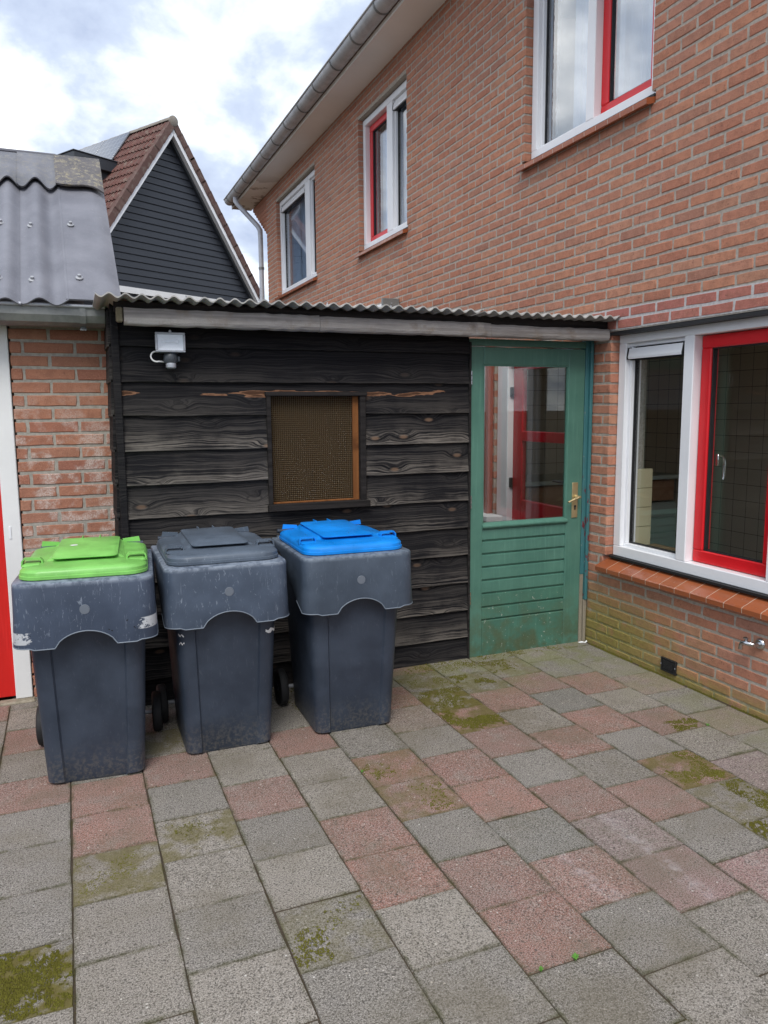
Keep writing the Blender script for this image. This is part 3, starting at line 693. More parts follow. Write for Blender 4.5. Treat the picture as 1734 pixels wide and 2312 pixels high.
# windows of the house (frames are one white piece; casements, panes, sill tiles, vents and handles are sub-parts)
FX = .058
def ring_frame(mb, x0, x1, y0, y1, z0, z1, w, b=.004):
    mb.cbox(x0, x1, y0, y1, z0, z0 + w, b); mb.cbox(x0, x1, y0, y1, z1 - w, z1, b); mb.cbox(x0 + .0004, x1 - .0004, y0, y0 + w, z0 + w, z1 - w, b); mb.cbox(x0 + .0004, x1 - .0004, y1 - w, y1, z0 + w, z1 - w, b)
def window(op, mulls, lights, glass, depth_label=None):
    y0, y1, z0, z1 = op[0] + .006, op[1] - .006, op[2] + .012, op[3] - .006
    f = MB(); W = .068; ring_frame(f, FX, FX + .13, y0, y1, z0, z1, W)
    for (a, b) in mulls: f.cbox(FX + .0007, FX + .129, a, b, z0 + W, z1 - W, .004)
    for (a, b, kind) in lights:
        if kind != 'casement':      # stepped glazing rebate
            ring_frame(f, FX + .030, FX + .11, a, b, z0 + W, z1 - W, .022, .003)
    wn_ = f.build('window', M_white, house, wbase=HB)
    za_, zb_ = z0 + W, z1 - W
    for (a, b, kind) in lights:
        if kind == 'casement':
            c = MB(); ring_frame(c, FX + .055, FX + .12, a + .003, b - .003, za_ + .003, zb_ - .003, .072, .006); cs = c.build('casement', M_red, wn_)
            s = MB(); ring_frame(s, FX + .068, FX + .10, a + .073, b - .073, za_ + .073, zb_ - .073, .009, .001); s.build('glazing_seal', M_black, wn_)
            MB().box(FX + .082, FX + .098, a + .074, b - .074, za_ + .074, zb_ - .074).build('pane', glass, wn_)
        else:
            s = MB(); ring_frame(s, FX + .056, FX + .09, a + .021, b - .021, za_ + .021, zb_ - .021, .007, .001); s.build('glazing_seal', M_black, wn_)
            MB().box(FX + .066, FX + .080, a + .023, b - .023, za_ + .023, zb_ - .023).build('pane', glass, wn_)
            if kind == 'vent':
                v = MB(); v.prism([(FX + .066, zb_ - .028), (FX + .012, zb_ - .034), (FX + .002, zb_ - .086), (FX + .004, zb_ - .10), (FX + .066, zb_ - .10)], 0, 'y', a + .016, b - .016); v.build('trickle_vent', M_white, wn_)
                vb = MB()
                for yy in (a + .006, b - .016): vb.prism([(FX + .066, zb_ - .024), (FX + .009, zb_ - .030), (FX - .002, zb_ - .088), (FX + .0, zb_ - .104), (FX + .066, zb_ - .104)], 0, 'y', yy, yy + .010)
                vb.box(FX + .020, FX + .066, a + .016, b - .016, zb_ - .108, zb_ - .1005); vb.build('vent_end_cap', M_black, wn_)
    # dark gap under the frame and sill tiles
    MB().box(FX - .03, FX + .06, y0 - .0, y1 + .0, z0 - .016, z0 - .0005).build('frame_gap', M_black, wn_)
    n = max(1, round((y1 - y0 + .03) / .1163)); p = (y1 - y0 + .06) / n; yy = y0 - .03
    small = op[2] > 3
    zt, zf = z0 - .018, z0 - .018 - (.030 if small else .050); xf = -.055 if small else -.062
    th = .036
    me = None
    for i in range(n):
        mb = MB(); g0 = .0019
        mb.prism([(FX + .01, zt), (xf + .006, zf + .001), (xf, zf - .006), (xf + .002, zf - th + .004), (xf + .006, zf - th), (FX + .01, zt - th)], 0, 'y', -p / 2 + g0, p / 2 - g0)
        if me is None: me = mb.mesh('sill_tile', M_sill)
        o = link('sill_tile', me, wn_); o.location = (0, yy + p * (i + .5), .0006)
    jb = MB(); jb.prism([(FX + .008, zt - .0002), (xf + .006, zf + .0007), (xf + .0004, zf - .006), (xf + .0024, zf - th + .004), (xf + .010, zf - th + .004), (FX + .008, zt - th + .003)], 0, 'y', yy + .003, yy + p * n - .003)
    jb.build('sill_joint', M_sillj, wn_)
    return wn_, za_, zb_
kw, kz0, kz1 = window(KW, [(-.985, -.908), (-1.635, -1.555)], [(-.908, KW[1] - .074, 'vent'), (-1.555, -.985, 'casement'), (KW[0] + .074, -1.635, 'fixed')], M_glass)
kh = MB(); kh.cbox(FX + .122, FX + .134, -1.085, -1.062, 1.28, 1.35, .003); kh.tube([(FX + .136, -1.074, 1.34), (FX + .165, -1.078, 1.335), (FX + .175, -1.082, 1.30), (FX + .175, -1.082, 1.22), (FX + .17, -1.082, 1.20)], [.008, .009, .010, .009, .007], 10); kh.build('window_handle', M_chrome, kw, smooth=True)
MB().box(FX + .1315, .42, KW[0], KW[1], .668, .69).build('inner_sill', M_tan, kw)
for k in range(4):
    MB().cbox(.20, .34, KW[1] - .045, KW[1] - .005, .695 + k * .13, .695 + k * .13 + .127, .003).build('reveal_tile', M_cream, kw)
MB().box(-.008, .07, KW[0] + .001, KW[1] + .02, 2.078, 2.0985).build('lintel_steel', M_black, kw)
wa, _, _ = window(WA, [(-.005, .080)], [(.080, WA[1] - .074, 'fixed'), (WA[0] + .074, -.005, 'casement')], M_glassup)
wb, _, _ = window(WB, [(3.37, 3.52)], [(3.52, WB[1] - .074, 'casement'), (WB[0] + .074, 3.37, 'vent')], M_glassup)
wc, _, _ = window(WC, [(6.33, 6.55)], [(6.55, WC[1] - .074, 'vent'), (WC[0] + .074, 6.33, 'fixed')], M_glassup)
def sky_tint_curtain(par, y0, y1, x, amp=.02):
    mb = MB(); n = 60; a = []; 
    for i in range(n + 1):
        yy = y0 + (y1 - y0) * i / n; xx = x + amp * math.sin(i * .9) + .008 * math.sin(i * 2.3); a.append((xx, yy))
    mb.loft([[(p[0], p[1], z) for p in a] for z in (3.40, 4.86)], False, False, closed=False); mb.build('sky_tint_curtain', M_curtain, par, smooth=True)
sky_tint_curtain(wa, -.6, .62, .36, .012); sky_tint_curtain(wb, 2.9, 3.45, .24); sky_tint_curtain(wb, 3.5, 4.0, .26); sky_tint_curtain(wc, 5.9, 6.5, .22); sky_tint_curtain(wc, 6.7, 7.35, .26, .03); sky_tint_curtain(wc, 7.4, 7.85, .24, .02)  # the one behind wa is added, giving its pane a reflected-sky tone
# vent grille at the wall's foot
vg = MB(); ring_frame(vg, -.012, .004, -1.025, -.900, .030, .113, .010, .002)
vgo = vg.build('vent_grille', M_black, house, wbase=HB)
MB().box(-.002, .003, -1.016, -.909, .039, .104).build('grille_back', M_black, vgo)
sl = MB()
for k in range(7): MB().cbox(-.011, -.003, -1.012, -.913, .045 + k * .0082, .0492 + k * .0082, .001).build('slat', M_blackmetal, vgo)
for yy in (-1.0205, -.9045): MB().lathe([(.003, -.0145), (.004, -.012)], (0, yy, .0715), 'x', 8).build('screw', M_steel, vgo)
# red back door inside the lean-to, on the house wall
bdoor = MB(); 
X0 = .07
for (a, b, c, d) in ((.14, .195, .06, 2.0), (.815, .945, .06, 2.0), (.195, .815, 1.36, 1.44), (.195, .815, .06, .89), (.195, .815, 1.92, 2.0)): bdoor.cbox(X0, X0 + .045, a, b, c, d, .004)
bd = bdoor.build('back_door', M_back_red, house, wbase=HB)
MB().box(X0 + .015, X0 + .022, .196, .814, 1.441, 1.919).build('pane', M_glass, bd); MB().box(X0 + .015, X0 + .022, .196, .814, .891, 1.359).build('pane', M_glass, bd)
hd = MB(); hd.cbox(X0 - .012, X0 - .001, .155, .182, .98, 1.16, .003); hd.tube([(X0 - .01, .168, 1.085), (X0 - .05, .168, 1.085), (X0 - .055, .18, 1.085), (X0 - .055, .295, 1.087)], .010, 10); hd.build('handle', M_blackmetal, bd, smooth=True)
for zc in (1.02, 1.75): MB().cbox(X0 - .03, X0 - .003, .93, 1.0, zc - .04, zc + .04, .004).build('hinge', M_blackmetal, bd)
bf = MB(); bf.cbox(.02, .14, .95, 1.11, -.02, 2.05, .004); bf.cbox(.02, .14, .088, .137, -.02, 2.05, .004); bf.cbox(.02, .14, .137, .95, 2.003, 2.05, .004); bf.build('back_door_frame', M_white, house, wbase=HB)
MB().cbox(-.055, -.006, 1.13, 1.19, 0, 2.2, .004).build('hall_post', M_purple, house, wbase=HB)
MB().cbox(-.035, -.006, 1.20, 1.75, 0, 2.2, .004).build('hall_panel', M_lilac, house, wbase=HB)
MB().cbox(-.16, -.006, .96, 1.75, .70, .745, .004).build('hall_ledge', M_whitewood, house, wbase=HB)

# tap on the wall
tp = thing('outdoor_tap', 'small chrome water tap on the brick wall below the window sill', 'tap', (0, -1.6, .39))
MB().lathe([(.0, -.014), (.022, -.013), (.030, -.006), (.032, .0), (.032, .006)], (0, 0, 0), 'x', 20).build('wall_plate', M_chrome, tp, smooth=True)
MB().tube([(-.01, 0, 0), (-.035, 0, 0), (-.05, .004, .002), (-.066, .03, .004), (-.07, .052, .0), (-.071, .058, -.012), (-.071, .060, -.034)], [.012, .012, .013, .013, .012, .011, .012], 12).build('spout', M_chrome, tp, smooth=True)
MB().tube([(-.066, .032, .008), (-.066, .032, .024)], [.009, .007], 10).tube([(-.066, .022, .028), (-.066, .032, .033), (-.066, .046, .027)], .006, 8).build('tap_handle', M_chrome, tp, smooth=True)
# awning box on the wall above the shed
aw = thing('awning_box', 'white awning box with grey bracket on brick wall just above shed roof', 'awning', (0, 3.5, 2.6))
MB().prism([(-.17, .02), (-.155, .115), (-.10, .135), (-.02, .12), (-.02, .0), (-.12, -.01)], 0, 'y', -.38, 2.2).build('cassette', M_white, aw)
MB().cbox(-.185, -.002, -.43, -.385, .0, .16, .003).build('end_bracket', M_zincold, aw)
for (yy, zz2) in ((-.433, .04), (-.433, .11)): MB().lathe([(.008, -.004), (.008, .003)], (-.09, yy, zz2), 'y', 8).build('bolt', M_steel, aw)
MB().box(-.1705, -.1675, .0, .3, .045, .075).build('label_strip', M_plug, aw)

# kitchen cupboard seen through the window
kc = thing('kitchen_cupboard', 'kitchen cupboard with brown drawers seen through the ground floor window', 'cupboard', (1.42, 1.9, .04))
MB().cbox(-1.6, 1.05, -.25, .38, .0, .62, .004).build('carcass', M_kgreen, kc)
for k in range(4):
    MB().cbox(-1.59, 1.04, -.275, -.252, .02 + k * .15, .16 + k * .15, .006).build('panel', M_kgreen, kc)
for i in range(3):
    for zc in (.74,):
        d = MB().cbox(-1.58 + i * .87, -.73 + i * .87, -.26, .30, .64, .84, .004).build('drawer', M_kbrown, kc)
        MB().tube([(-1.22 + i * .87, -.262, .74), (-1.21 + i * .87, -.29, .735), (-1.08 + i * .87, -.29, .735), (-1.07 + i * .87, -.262, .74)], .006, 8).build('handle', M_blackmetal, d)
MB().cbox(-1.6, 1.05, -.30, .39, .86, .90, .004).build('worktop', M_kgreen, kc)

# ------------------------------------------------------------------ black shed with the green door
SB = (-2.0, -.14, 0)
SY = -.14
shed = thing('wooden_shed', 'low lean-to shed of black weathered planks with corrugated roof and green door', 'shed', SB)
bots = [2.135, 1.957, 1.773, 1.594, 1.408, 1.226, 1.043, .867, .690, .508, .325, .145, -.035]
WINX = (-2.232, -1.645); WINZ = (1.061, 1.713)
def plank_obj(rects, zb, L0, parent, wear, peel, seed, basez):
    mb = MB(); rr = random.Random(seed); tilt = .024
    for (x0, x1, z0, z1) in rects:
        n = max(2, int((x1 - x0) / .10)); H = .195
        xs = [x0 + (x1 - x0) * i / n for i in range(n + 1)]
        jb = [rr.uniform(-.0022, .0022) if z0 == 0 else 0 for _ in xs]; jy = [rr.uniform(-.0013, .0013) for _ in xs]
        def yy(z, d): return -tilt * (1 - z / H) + d
        ringf = []
        for i, x in enumerate(xs):
            a = z0 + jb[i]
            ringf.append([(x, yy(a, .016), a), (x, yy(a, .002) + jy[i], a), (x, yy(a, .0) + jy[i], a + .003), (x, yy(z1, 0) + jy[i], z1), (x, yy(z1, .012), z1)])
        mb.loft(ringf)
    o = mb.build('plank', M_plank, parent); o.location = (L0 - SB[0], 0, zb - SB[2]); o['wear'] = wear; o['peel'] = peel; return o
XL, XR = -3.008, -.942
for k in range(len(bots) - 1):
    zb = bots[k + 1]; top = bots[k] - zb + .012
    if k == 0: top = .16
    wr = [.08, .15, .25, 1., .9, .75, .6, .5, .55, .8, .75, .3][k]; pe = 1. if k == 2 else 0.
    cx0, cx1 = WINX[0] - XL, WINX[1] - XL; rs = []
    t = top
    if zb < WINZ[1] - .02 and zb + .15 > WINZ[0] + .02:
        if zb + top > WINZ[1] + .03: rs = [(0, cx0, 0, t), (cx1, XR - XL, 0, t), (cx0, cx1, WINZ[1] - zb, t)]
        else: rs = [(0, cx0, 0, t), (cx1, XR - XL, 0, t)]
        if zb < WINZ[0] - .005: rs.append((cx0, cx1, 0, WINZ[0] - zb))
    else: rs = [(0, XR - XL, 0, t)]
    if len(rs) == 2:
        plank_obj([rs[0]], zb, XL, shed, wr, pe, k, 0); plank_obj([rs[1]], zb, XL, shed, wr, pe, k + 50, 0)
    else: plank_obj(rs, zb, XL, shed, wr, pe, k, 0)
# side planks (run back to the garage), backing walls, corner post
for k in range(len(bots) - 1):
    zb = bots[k + 1]; h = bots[k] - zb + .01
    mb = MB(); mb.prism([(-.052, 0), (-.036, 0), (-.030, h), (-.044, h)], 0, 'y', .004, 1.5)
    o = mb.build('plank', M_plank, shed); o.location = (XL - SB[0], 0, zb); o['wear'] = .35; o['peel'] = 0.
cpost = MB(); cpost.cbox(-.034, .004, -.034, .03, -.03, 2.19, .004); o = cpost.build('corner_post', M_plank, shed); o.location = (XL - SB[0], 0, 0); o['wear'] = .25; o['peel'] = 0.
ep = MB(); ep.cbox(-.944, -.930, SY - .028, SY + .03, -.03, 2.03, .002); ep.build('edge_batten', M_dwood, shed, wbase=SB)
bk = MB()
wall_blocks(bk, XL - .02, XR, -.05, 2.10, [(WINX[0], WINX[1], WINZ[0], WINZ[1])], lambda a, b, c, d: bk.box(a, b, SY + .018, SY + .05, c, d))
bk.box(XL - .022, XL + .0, SY + .05, 2.9, -.05, 2.08); bk.box(XL, -.002, 2.85, 2.9, -.05, 2.05)
bk.build('inner_frame', M_dwood, shed, wbase=SB)
MB().box(XL + .01, XR, .75, .78, -.04, 2.04).build('inner_partition', M_brown, shed, wbase=SB)
# small window with figured glass
sw = MB(); a0, a1, c0, c1 = WINX[0], WINX[1], WINZ[0], WINZ[1]
sw.cbox(a0 - .004, a0 + .020, SY - .034, SY + .05, c0, c1, .003); sw.cbox(a1 - .030, a1 + .004, SY - .034, SY + .05, c0, c1, .003); sw.cbox(a0 - .010, a1 + .012, SY - .040, SY + .05, c1 - .014, c1 + .010, .003); sw.cbox(a0 - .012, a1 + .020, SY - .055, SY + .05, c0 - .016, c0 + .022, .003)
swo = sw.build('shed_window', M_dwood, shed, wbase=SB)
pn = MB().box(a0 + .016, a1 - .02, SY + .012, SY + .018, c0 + .015, c1 - .012).build('pane', M_grid, swo)
ib = MB(); ib.cbox(a1 - .068, a1 - .031, SY + .0, SY + .012, c0 + .022, c1 - .014, .002); ib.cbox(a0 + .02, a1 - .068, SY + .0, SY + .012, c0 + .022, c0 + .032, .002); ib.build('glazing_bead', M_brown, swo)
# fascia
def profile_bar(name, x0, x1, y, zlo, zhi, mat, parent, seed, round_=True):
    rr = random.Random(seed); n = max(3, int((x1 - x0) / .05)); rings = []
    for i in range(n + 1):
        x = x0 + (x1 - x0) * i / n; h = zhi - zlo; d = .034
        base = [(-.0, 0), (-.010, .006), (-.016, .020), (-.018, h * .5), (-.014, h * .8), (-.004, h - .002), (.015, h), (d, h - .004), (d, .004), (.015, -.002)]
        dz = rr.uniform(-.0025, .0025); dy = rr.uniform(-.002, .002)
        rings.append([(x, y + p[0] + dy + rr.uniform(-.0012, .0012), zlo + p[1] + dz + rr.uniform(-.0014, .0014)) for p in base])
    return MB().loft(rings).build(name, mat, parent, wbase=SB)
FY = -.315
for i, (x0, x1, a, b) in enumerate(((-2.985, -1.965, 2.048, 2.134), (-1.963, -.885, 2.047, 2.130), (-.883, -.012, 2.046, 2.122))): profile_bar('fascia', x0, x1, FY, a, b, M_fascia, shed, i)
ub = MB(); ub.cbox(-3.03, -.008, FY + .012, FY + .05, 2.115, 2.168, .003); ub.box(-3.0, -.008, SY + .02, FY + .04, 2.10, 2.115); ub.build('eaves_board', M_dwood, shed, wbase=SB)
MB().cbox(-3.022, -2.990, FY - .006, FY + .03, 2.062, 2.135, .006).build('broken_fascia_end', M_bare, shed, wbase=SB)
# corrugated roof
rs = MB(); per_, amp = .0763, .0105; N = 8; x0, x1 = -3.118, -.004; n = int((x1 - x0) / per_ * N); top = []; bot = []
def zr(y): return 2.178 - (y + .40) * .035
for i in range(n + 1):
    x = x0 + (x1 - x0) * i / n; w_ = amp * math.cos(2 * math.pi * (x + 2.75) / per_) + .006 * (x + 3.1) / 3.1 + .0025 * math.sin(x * 3.1)
    top.append((x, w_ + .0035)); bot.append((x, w_ - .0035))
rings = []
for yy in (-.412, 1.2, 3.0): rings.append([(p[0], yy + .004 * math.sin(p[0] * 9) * (yy < 0), zr(yy) + p[1]) for p in top] + [(p[0], yy + .004 * math.sin(p[0] * 9) * (yy < 0), zr(yy) + p[1]) for p in bot[::-1]])
def rsheet(xa, xb, ys, name, mat):
    idx = [i for i, p in enumerate(top) if xa <= p[0] <= xb]; rg = []
    for yy in ys:
        dy = [.004 * math.sin(top[i][0] * 9) * (yy < 0) for i in idx]
        rg.append([(top[i][0], yy + dy[j], zr(yy) + top[i][1]) for j, i in enumerate(idx)] + [(bot[i][0], yy + dy[-1 - j], zr(yy) + bot[i][1]) for j, i in enumerate(idx[::-1])])
    return MB().loft(rg).build(name, mat, shed, smooth=True, wbase=SB)
rso = rsheet(-9, -.98, (-.412, 1.2, 3.0), 'roof_sheet', M_corr); rsheet(-.982, 9, (-.412, .05), 'roof_sheet', M_corr); rsheet(-.982, 9, (.045, 1.2, 3.0), 'clear_roof_sheet', M_clear)
bx_ = -2.75 - 4 * per_
while bx_ < -.05:
    MB().lathe([(.012, .0), (.011, .004), (.005, .008), (.005, .018), (.0, .019)], (bx_, -.30, zr(-.30) + .014), 'z', 8).build('roof_bolt', M_steel, rso); bx_ += per_ * 5
# green door
DX0, DX1, DZ0, DZ1 = -.926, -.062, -.005, 2.004
dm = MB(); yA, yB = SY - .012, SY + .028
dm.cbox(DX0, -.834, yA, yB, DZ0, DZ1, .004); dm.cbox(-.190, DX1, yA, yB, DZ0, DZ1, .004)
dm.cbox(-.8335, -.1905, yA + .0005, yB, 1.893, DZ1 - .0004, .004)
door = dm.build('door', M_green, shed, wbase=SB)
MB().cbox(-.8335, -.1905, yA + .0005, yB, DZ0 + .0004, .235, .004).build('bottom_rail', M_green_low, door)
MB().prism([(yA - .014, .858), (yA - .014, .866), (yA - .004, .876), (yA + .014, .886), (yB, .886), (yB, .846), (yA - .003, .846)], 0, 'x', -.838, -.182).build('middle_rail', M_green, door)
zs_ = [.848, .764, .677, .590, .502, .414, .322, .235]
for i in range(7):
    zt, zb = zs_[i], zs_[i + 1]; mb = MB()
    mb.prism([(yA + .016, zt - .001), (yA + .007, zt - .007), (yA + .004, zb + .013), (yA + .011, zb + .008), (yA + .014, zb + .001), (yB - .004, zb + .001), (yB - .004, zt - .001)], 0, 'x', -.8335, -.1905)
    mb.build('panel_board', M_green if i < 5 else M_green_low, door)
MB().box(-.8345, -.1895, SY + .006, SY + .011, .884, 1.895).build('pane', M_doorglass, door)
gb = MB(); ring_t = .009
for (a, b, c, d) in ((-.834, -.826, .884, 1.893), (-.198, -.190, .884, 1.893), (-.826, -.198, 1.885, 1.893)): gb.box(a, b, yA + .006, SY + .006, c, d)
gb.build('glazing_bead', M_green, door)
pl = MB().cbox(-.1475, -.100, yA - .008, yA - .0005, .880, 1.120, .003).build('handle_plate', M_brass, door)
lv = MB(); lv.lathe([(.014, .0), (.014, -.006), (.009, -.008), (.009, -.030)], (-.113, yA - .008, 1.022), 'y', 14); lv.tube([(-.105, yA - .040, 1.024), (-.118, yA - .043, 1.022), (-.15, yA - .043, 1.012), (-.20, yA - .040, .992)], [.009, .010, .008, .007], 10); lv.build('lever', M_brass, pl, smooth=True)
kl = MB(); kl.lathe([(.0085, -.0025), (.0085, .0)], (-.1235, yA - .0082, .958), 'y', 14); kl.box(-.128, -.119, yA - .0106, yA - .0082, .935, .955); kl.build('keyhole', M_blackmetal, pl)
for zc in (1.812, 1.030, .40):
    hg = MB()
    for k in range(3): hg.tube([(DX0 - .001, yA - .006, zc - .042 + k * .029), (DX0 - .001, yA - .006, zc - .042 + k * .029 + .024)], .0075, 8)
    hg.build('hinge', M_chrome, door, smooth=True)
fr = MB(); fr.cbox(-.060, -.032, SY - .016, SY + .05, .48, 2.06, .003); fr.cbox(-.0318, -.010, SY - .036, SY + .05, .30, 2.06, .004)
fr.build('door_post', M_teal, shed, wbase=SB)
MB().cbox(-.060, -.034, SY - .014, SY + .05, -.012, .4795, .003).cbox(-.0336, -.012, SY - .026, SY + .05, -.012, .2995, .003).build('repaired_post_foot', M_bare, shed, wbase=SB)
MB().cbox(-.940, -.062, SY - .016, SY + .05, 2.010, 2.052, .003).build('door_head', M_green, shed, wbase=SB)
MB().cbox(-.93, -.02, SY - .03, SY + .06, -.02, -.006, .003).build('threshold', M_bare, shed, wbase=SB)
# dark ceiling board inside keeps the lean-to dark like the photograph
MB().box(XL, -.98, SY + .05, 2.85, 2.085, 2.10).build('inner_ceiling', M_tan, shed, wbase=SB)

# floodlight with motion sensor
fx, fz, fy = -2.755, 1.975, -.215
lamp = thing('floodlight', 'small silver floodlight with motion sensor on the black planks', 'lamp', (fx, SY - .02, fz))
hb = MB(); ring_frame_y = None
def ringy(mb, x0, x1, y0, y1, z0, z1, w, b): 
    mb.cbox(x0, x1, y0, y1, z0, z0 + w, b); mb.cbox(x0, x1, y0, y1, z1 - w, z1, b); mb.cbox(x0, x0 + w, y0 + .0004, y1 - .0004, z0 + w, z1 - w, b); mb.cbox(x1 - w, x1, y0 + .0004, y1 - .0004, z0 + w, z1 - w, b)
FW_, FH_ = .076, .051
ringy(hb, -FW_, FW_, -.088, -.066, -FH_, FH_, .011, .003)
hb.loft([[(-FW_ + .004, -.066, -FH_ + .004), (FW_ - .004, -.066, -FH_ + .004), (FW_ - .004, -.066, FH_ - .004), (-FW_ + .004, -.066, FH_ - .004)], [(-.045, -.015, -.03), (.045, -.015, -.03), (.045, -.015, .03), (-.045, -.015, .03)]], False, True)
hb.prism([(-.008, FH_ - .001), (.008, FH_ - .001), (.004, FH_ + .012), (-.004, FH_ + .012)], 0, 'y', -.084, -.074)
M_lampbody = zinc_mat('silver_lamp_housing', (.34, .36, .39), (.46, .48, .52), .4, .3)
hb.build('housing', M_lampbody, lamp)
M_refl = Mat('lamp_reflector', (.93, .95, .97), .5)
rf_ = MB(); xi, zi = FW_ - .011, FH_ - .011
rf_.loft([[(-xi, -.0765, -zi), (xi, -.0765, -zi), (xi, -.0765, zi), (-xi, -.0765, zi)], [(-.030, -.066, -.012), (.030, -.066, -.012), (.030, -.066, .014), (-.030, -.066, .014)]], False, True)
ro = rf_.build('reflector', M_refl, lamp)
for k in range(9):
    x = -.05 + .0125 * k
    for s in (-1, 1): MB().tube([(x * .6, -.0672, s * .016), (x * 1.05, -.0755, s * (zi - .003))], .0009, 4).build('reflector_rib', M_refl, ro)
MB().tube([(-.030, -.071, .004), (.030, -.071, .004)], .004, 10).build('tube_bulb', M_refl, ro, smooth=True)
for s in (-1, 1): MB().cbox(s * .036 - .007, s * .036 + .007, -.0765, -.066, -.004, .016, .002).build('bulb_holder', M_refl, ro)
MB().box(-xi - .001, xi + .001, -.0800, -.0780, -zi - .001, zi + .001).build('lamp_pane', M_lampglass, lamp)
M_lampdark = Mat('dark_sensor_plastic', (.05, .058, .068), .4)
MB().lathe([(.030, .0), (.036, -.012), (.038, -.034), (.033, -.050), (.026, -.052)], (.002, -.045, -.054), 'z', 18).cbox(-.05, .05, -.012, .002, -.052, .02, .004).build('sensor_housing', M_lampdark, lamp, smooth=True)
MB().lathe([(.025, -.050), (.027, -.056), (.026, -.074), (.018, -.080), (.0, -.081)], (.002, -.052, -.054), 'z', 18).build('sensor_lens', M_lampbody, lamp, smooth=True)
MB().cbox(.036, .048, -.07, -.04, -.098, -.07, .004).build('sensor_knob', M_lampdark, lamp)
pts = [(-.070 - .028 * math.sin(a), -.045 + .01 * math.cos(a), -.072 + .027 * math.cos(a)) for a in [(-.1 + 3.6 * i / 14) for i in range(15)]]
MB().tube([(-.058, -.03, -.046)] + pts + [(-.03, -.03, -.098)], .0042, 8).build('cable', M_whitewood, lamp, smooth=True)

# ------------------------------------------------------------------ brick garage on the left
GB = (-4.2, .2, 0); GY = .20
gar = thing('brick_garage', 'low brick garage with slate grey corrugated roof and red door at left', 'garage', GB)
gw = MB(); GOP = [(-4.62, -3.54, -.1, 2.10)]
wall_blocks(gw, -6.5, -3.025, -.1, 2.14, [(GOP[0][0] - .008, GOP[0][1] + .008, -.1, 2.108)], lambda a, b, c, d: gw.box(a, b, GY + .004, GY + .11, c, d))
gw.box(-3.2, -3.06, GY + .11, 2.8, -.1, 2.14); gw.box(-6.5, -6.4, GY + .11, 2.8, -.1, 2.14); gw.box(-6.5, -3.06, 2.8, 2.9, -.1, 2.14)
gwo = gw.build('wall', M_gmortar, gar, wbase=GB)
brickwork(gwo, lay(.0, 2.125, .0715, .262, -6.5, -3.03, -3.345, GOP, .0135), M_gbrick, 'y', GY, .07, GB)
dr = MB(); dr.cbox(-4.52, -3.632, GY + .035, GY + .075, .02, 2.02, .004); dro = dr.build('door', M_reddoor, gar, wbase=GB)
MB().cbox(-3.76, -3.664, GY + .022, GY + .0345, .93, 1.20, .004).build('handle_plate', M_tan, dro)
df = MB(); df.cbox(-3.632, -3.545, GY - .004, GY + .09, .015, 2.09, .004); df.cbox(-4.61, -4.52, GY - .004, GY + .09, .015, 2.09, .004); df.cbox(-4.52, -3.632, GY - .004, GY + .09, 2.02, 2.09, .004)
dfo = df.build('door_frame', M_whitewood, gar, wbase=GB)
MB().cbox(-3.606, -3.594, GY - .008, GY - .0045, .93, 1.0, .002).build('strike_plate', M_white, dfo)
MB().cbox(-4.65, -3.53, GY - .05, GY + .02, -.012, .014, .008).build('threshold', M_bare, gar, wbase=GB)
MB().box(-6.5, -3.06, GY + .11, 2.8, 2.10, 2.14).build('inner_ceiling', M_innerdark, gar, wbase=GB)
# garage gutter (box half-round) with strap
gg = MB(); gyc = .055
pr = [(gyc - .075, 2.166), (gyc - .072, 2.12), (gyc - .055, 2.085), (gyc - .02, 2.068), (gyc + .06, 2.068), (gyc + .075, 2.09), (gyc + .075, 2.17), (gyc + .072, 2.17), (gyc + .072, 2.092), (gyc + .058, 2.072), (gyc - .018, 2.072), (gyc - .052, 2.088), (gyc - .069, 2.122), (gyc - .072, 2.166)]
gg.prism(pr, 0, 'x', -6.4, -3.058); gg.prism(pr[:7], 0, 'x', -3.060, -3.057)
ggo = gg.build('gutter', M_zincold, gar, wbase=GB)
MB().tube([(-6.4, gyc - .078, 2.168), (-3.057, gyc - .078, 2.168)], .010, 10).build('gutter_rim', M_pipe, ggo, smooth=True)
for xx in (-3.168, -3.85, -4.5):
    sb = MB(); q = [(gyc - .0765, 2.160), (gyc - .0735, 2.119), (gyc - .0565, 2.083), (gyc - .021, 2.066), (gyc - .03, 2.050)]; sb.prism(q + [(p[0] - .004, p[1] - .002) for p in q[::-1]], 0, 'x', xx - .015, xx + .015); sb.build('gutter_strap', M_zincold, ggo)
# corrugated roof: wavy sheets and a flat verge sheet with rolled edge
e0 = Vector((0, .02, 2.225)); ud = Vector((0, 1.46 - .02, 3.34 - 2.225)).normalized(); nd = Vector((0, -ud.z, ud.y)).normalized()
def RP(x, s, h): v = e0 + ud * s + nd * h; return (x, v.y, v.z)
def sheet(x0, x1, s0, s1, hf, name, mat, par, t=.007, n=None, sf=None):
    n = n or max(6, int((x1 - x0) / .012)); mb = MB(); rings = []
    for k in range(3):
        f = k / 2
        up, lo = [], []
        for i in range(n + 1):
            x = x0 + (x1 - x0) * i / n; a = s0 if sf is None else sf(x); s = a + (s1 - a) * f; h = hf(x)
            up.append(RP(x, s, h + t / 2)); lo.append(RP(x, s, h - t / 2))
        rings.append(up + lo[::-1])
    return mb.loft(rings).build(name, mat, par, smooth=True, wbase=GB if par is gar else None)
PERG = .157; AG = .020
def wave(x): return AG * math.cos(2 * math.pi * (x + 3.37) / PERG)
sheet(-5.2, -3.452, -.085, 1.70, lambda x: wave(x), 'roof_sheet', M_sheet, gar)
rs2 = sheet(-3.46, -3.232, -.085, 1.70, lambda x: wave(x) + .008, 'roof_sheet', M_sheet, gar)
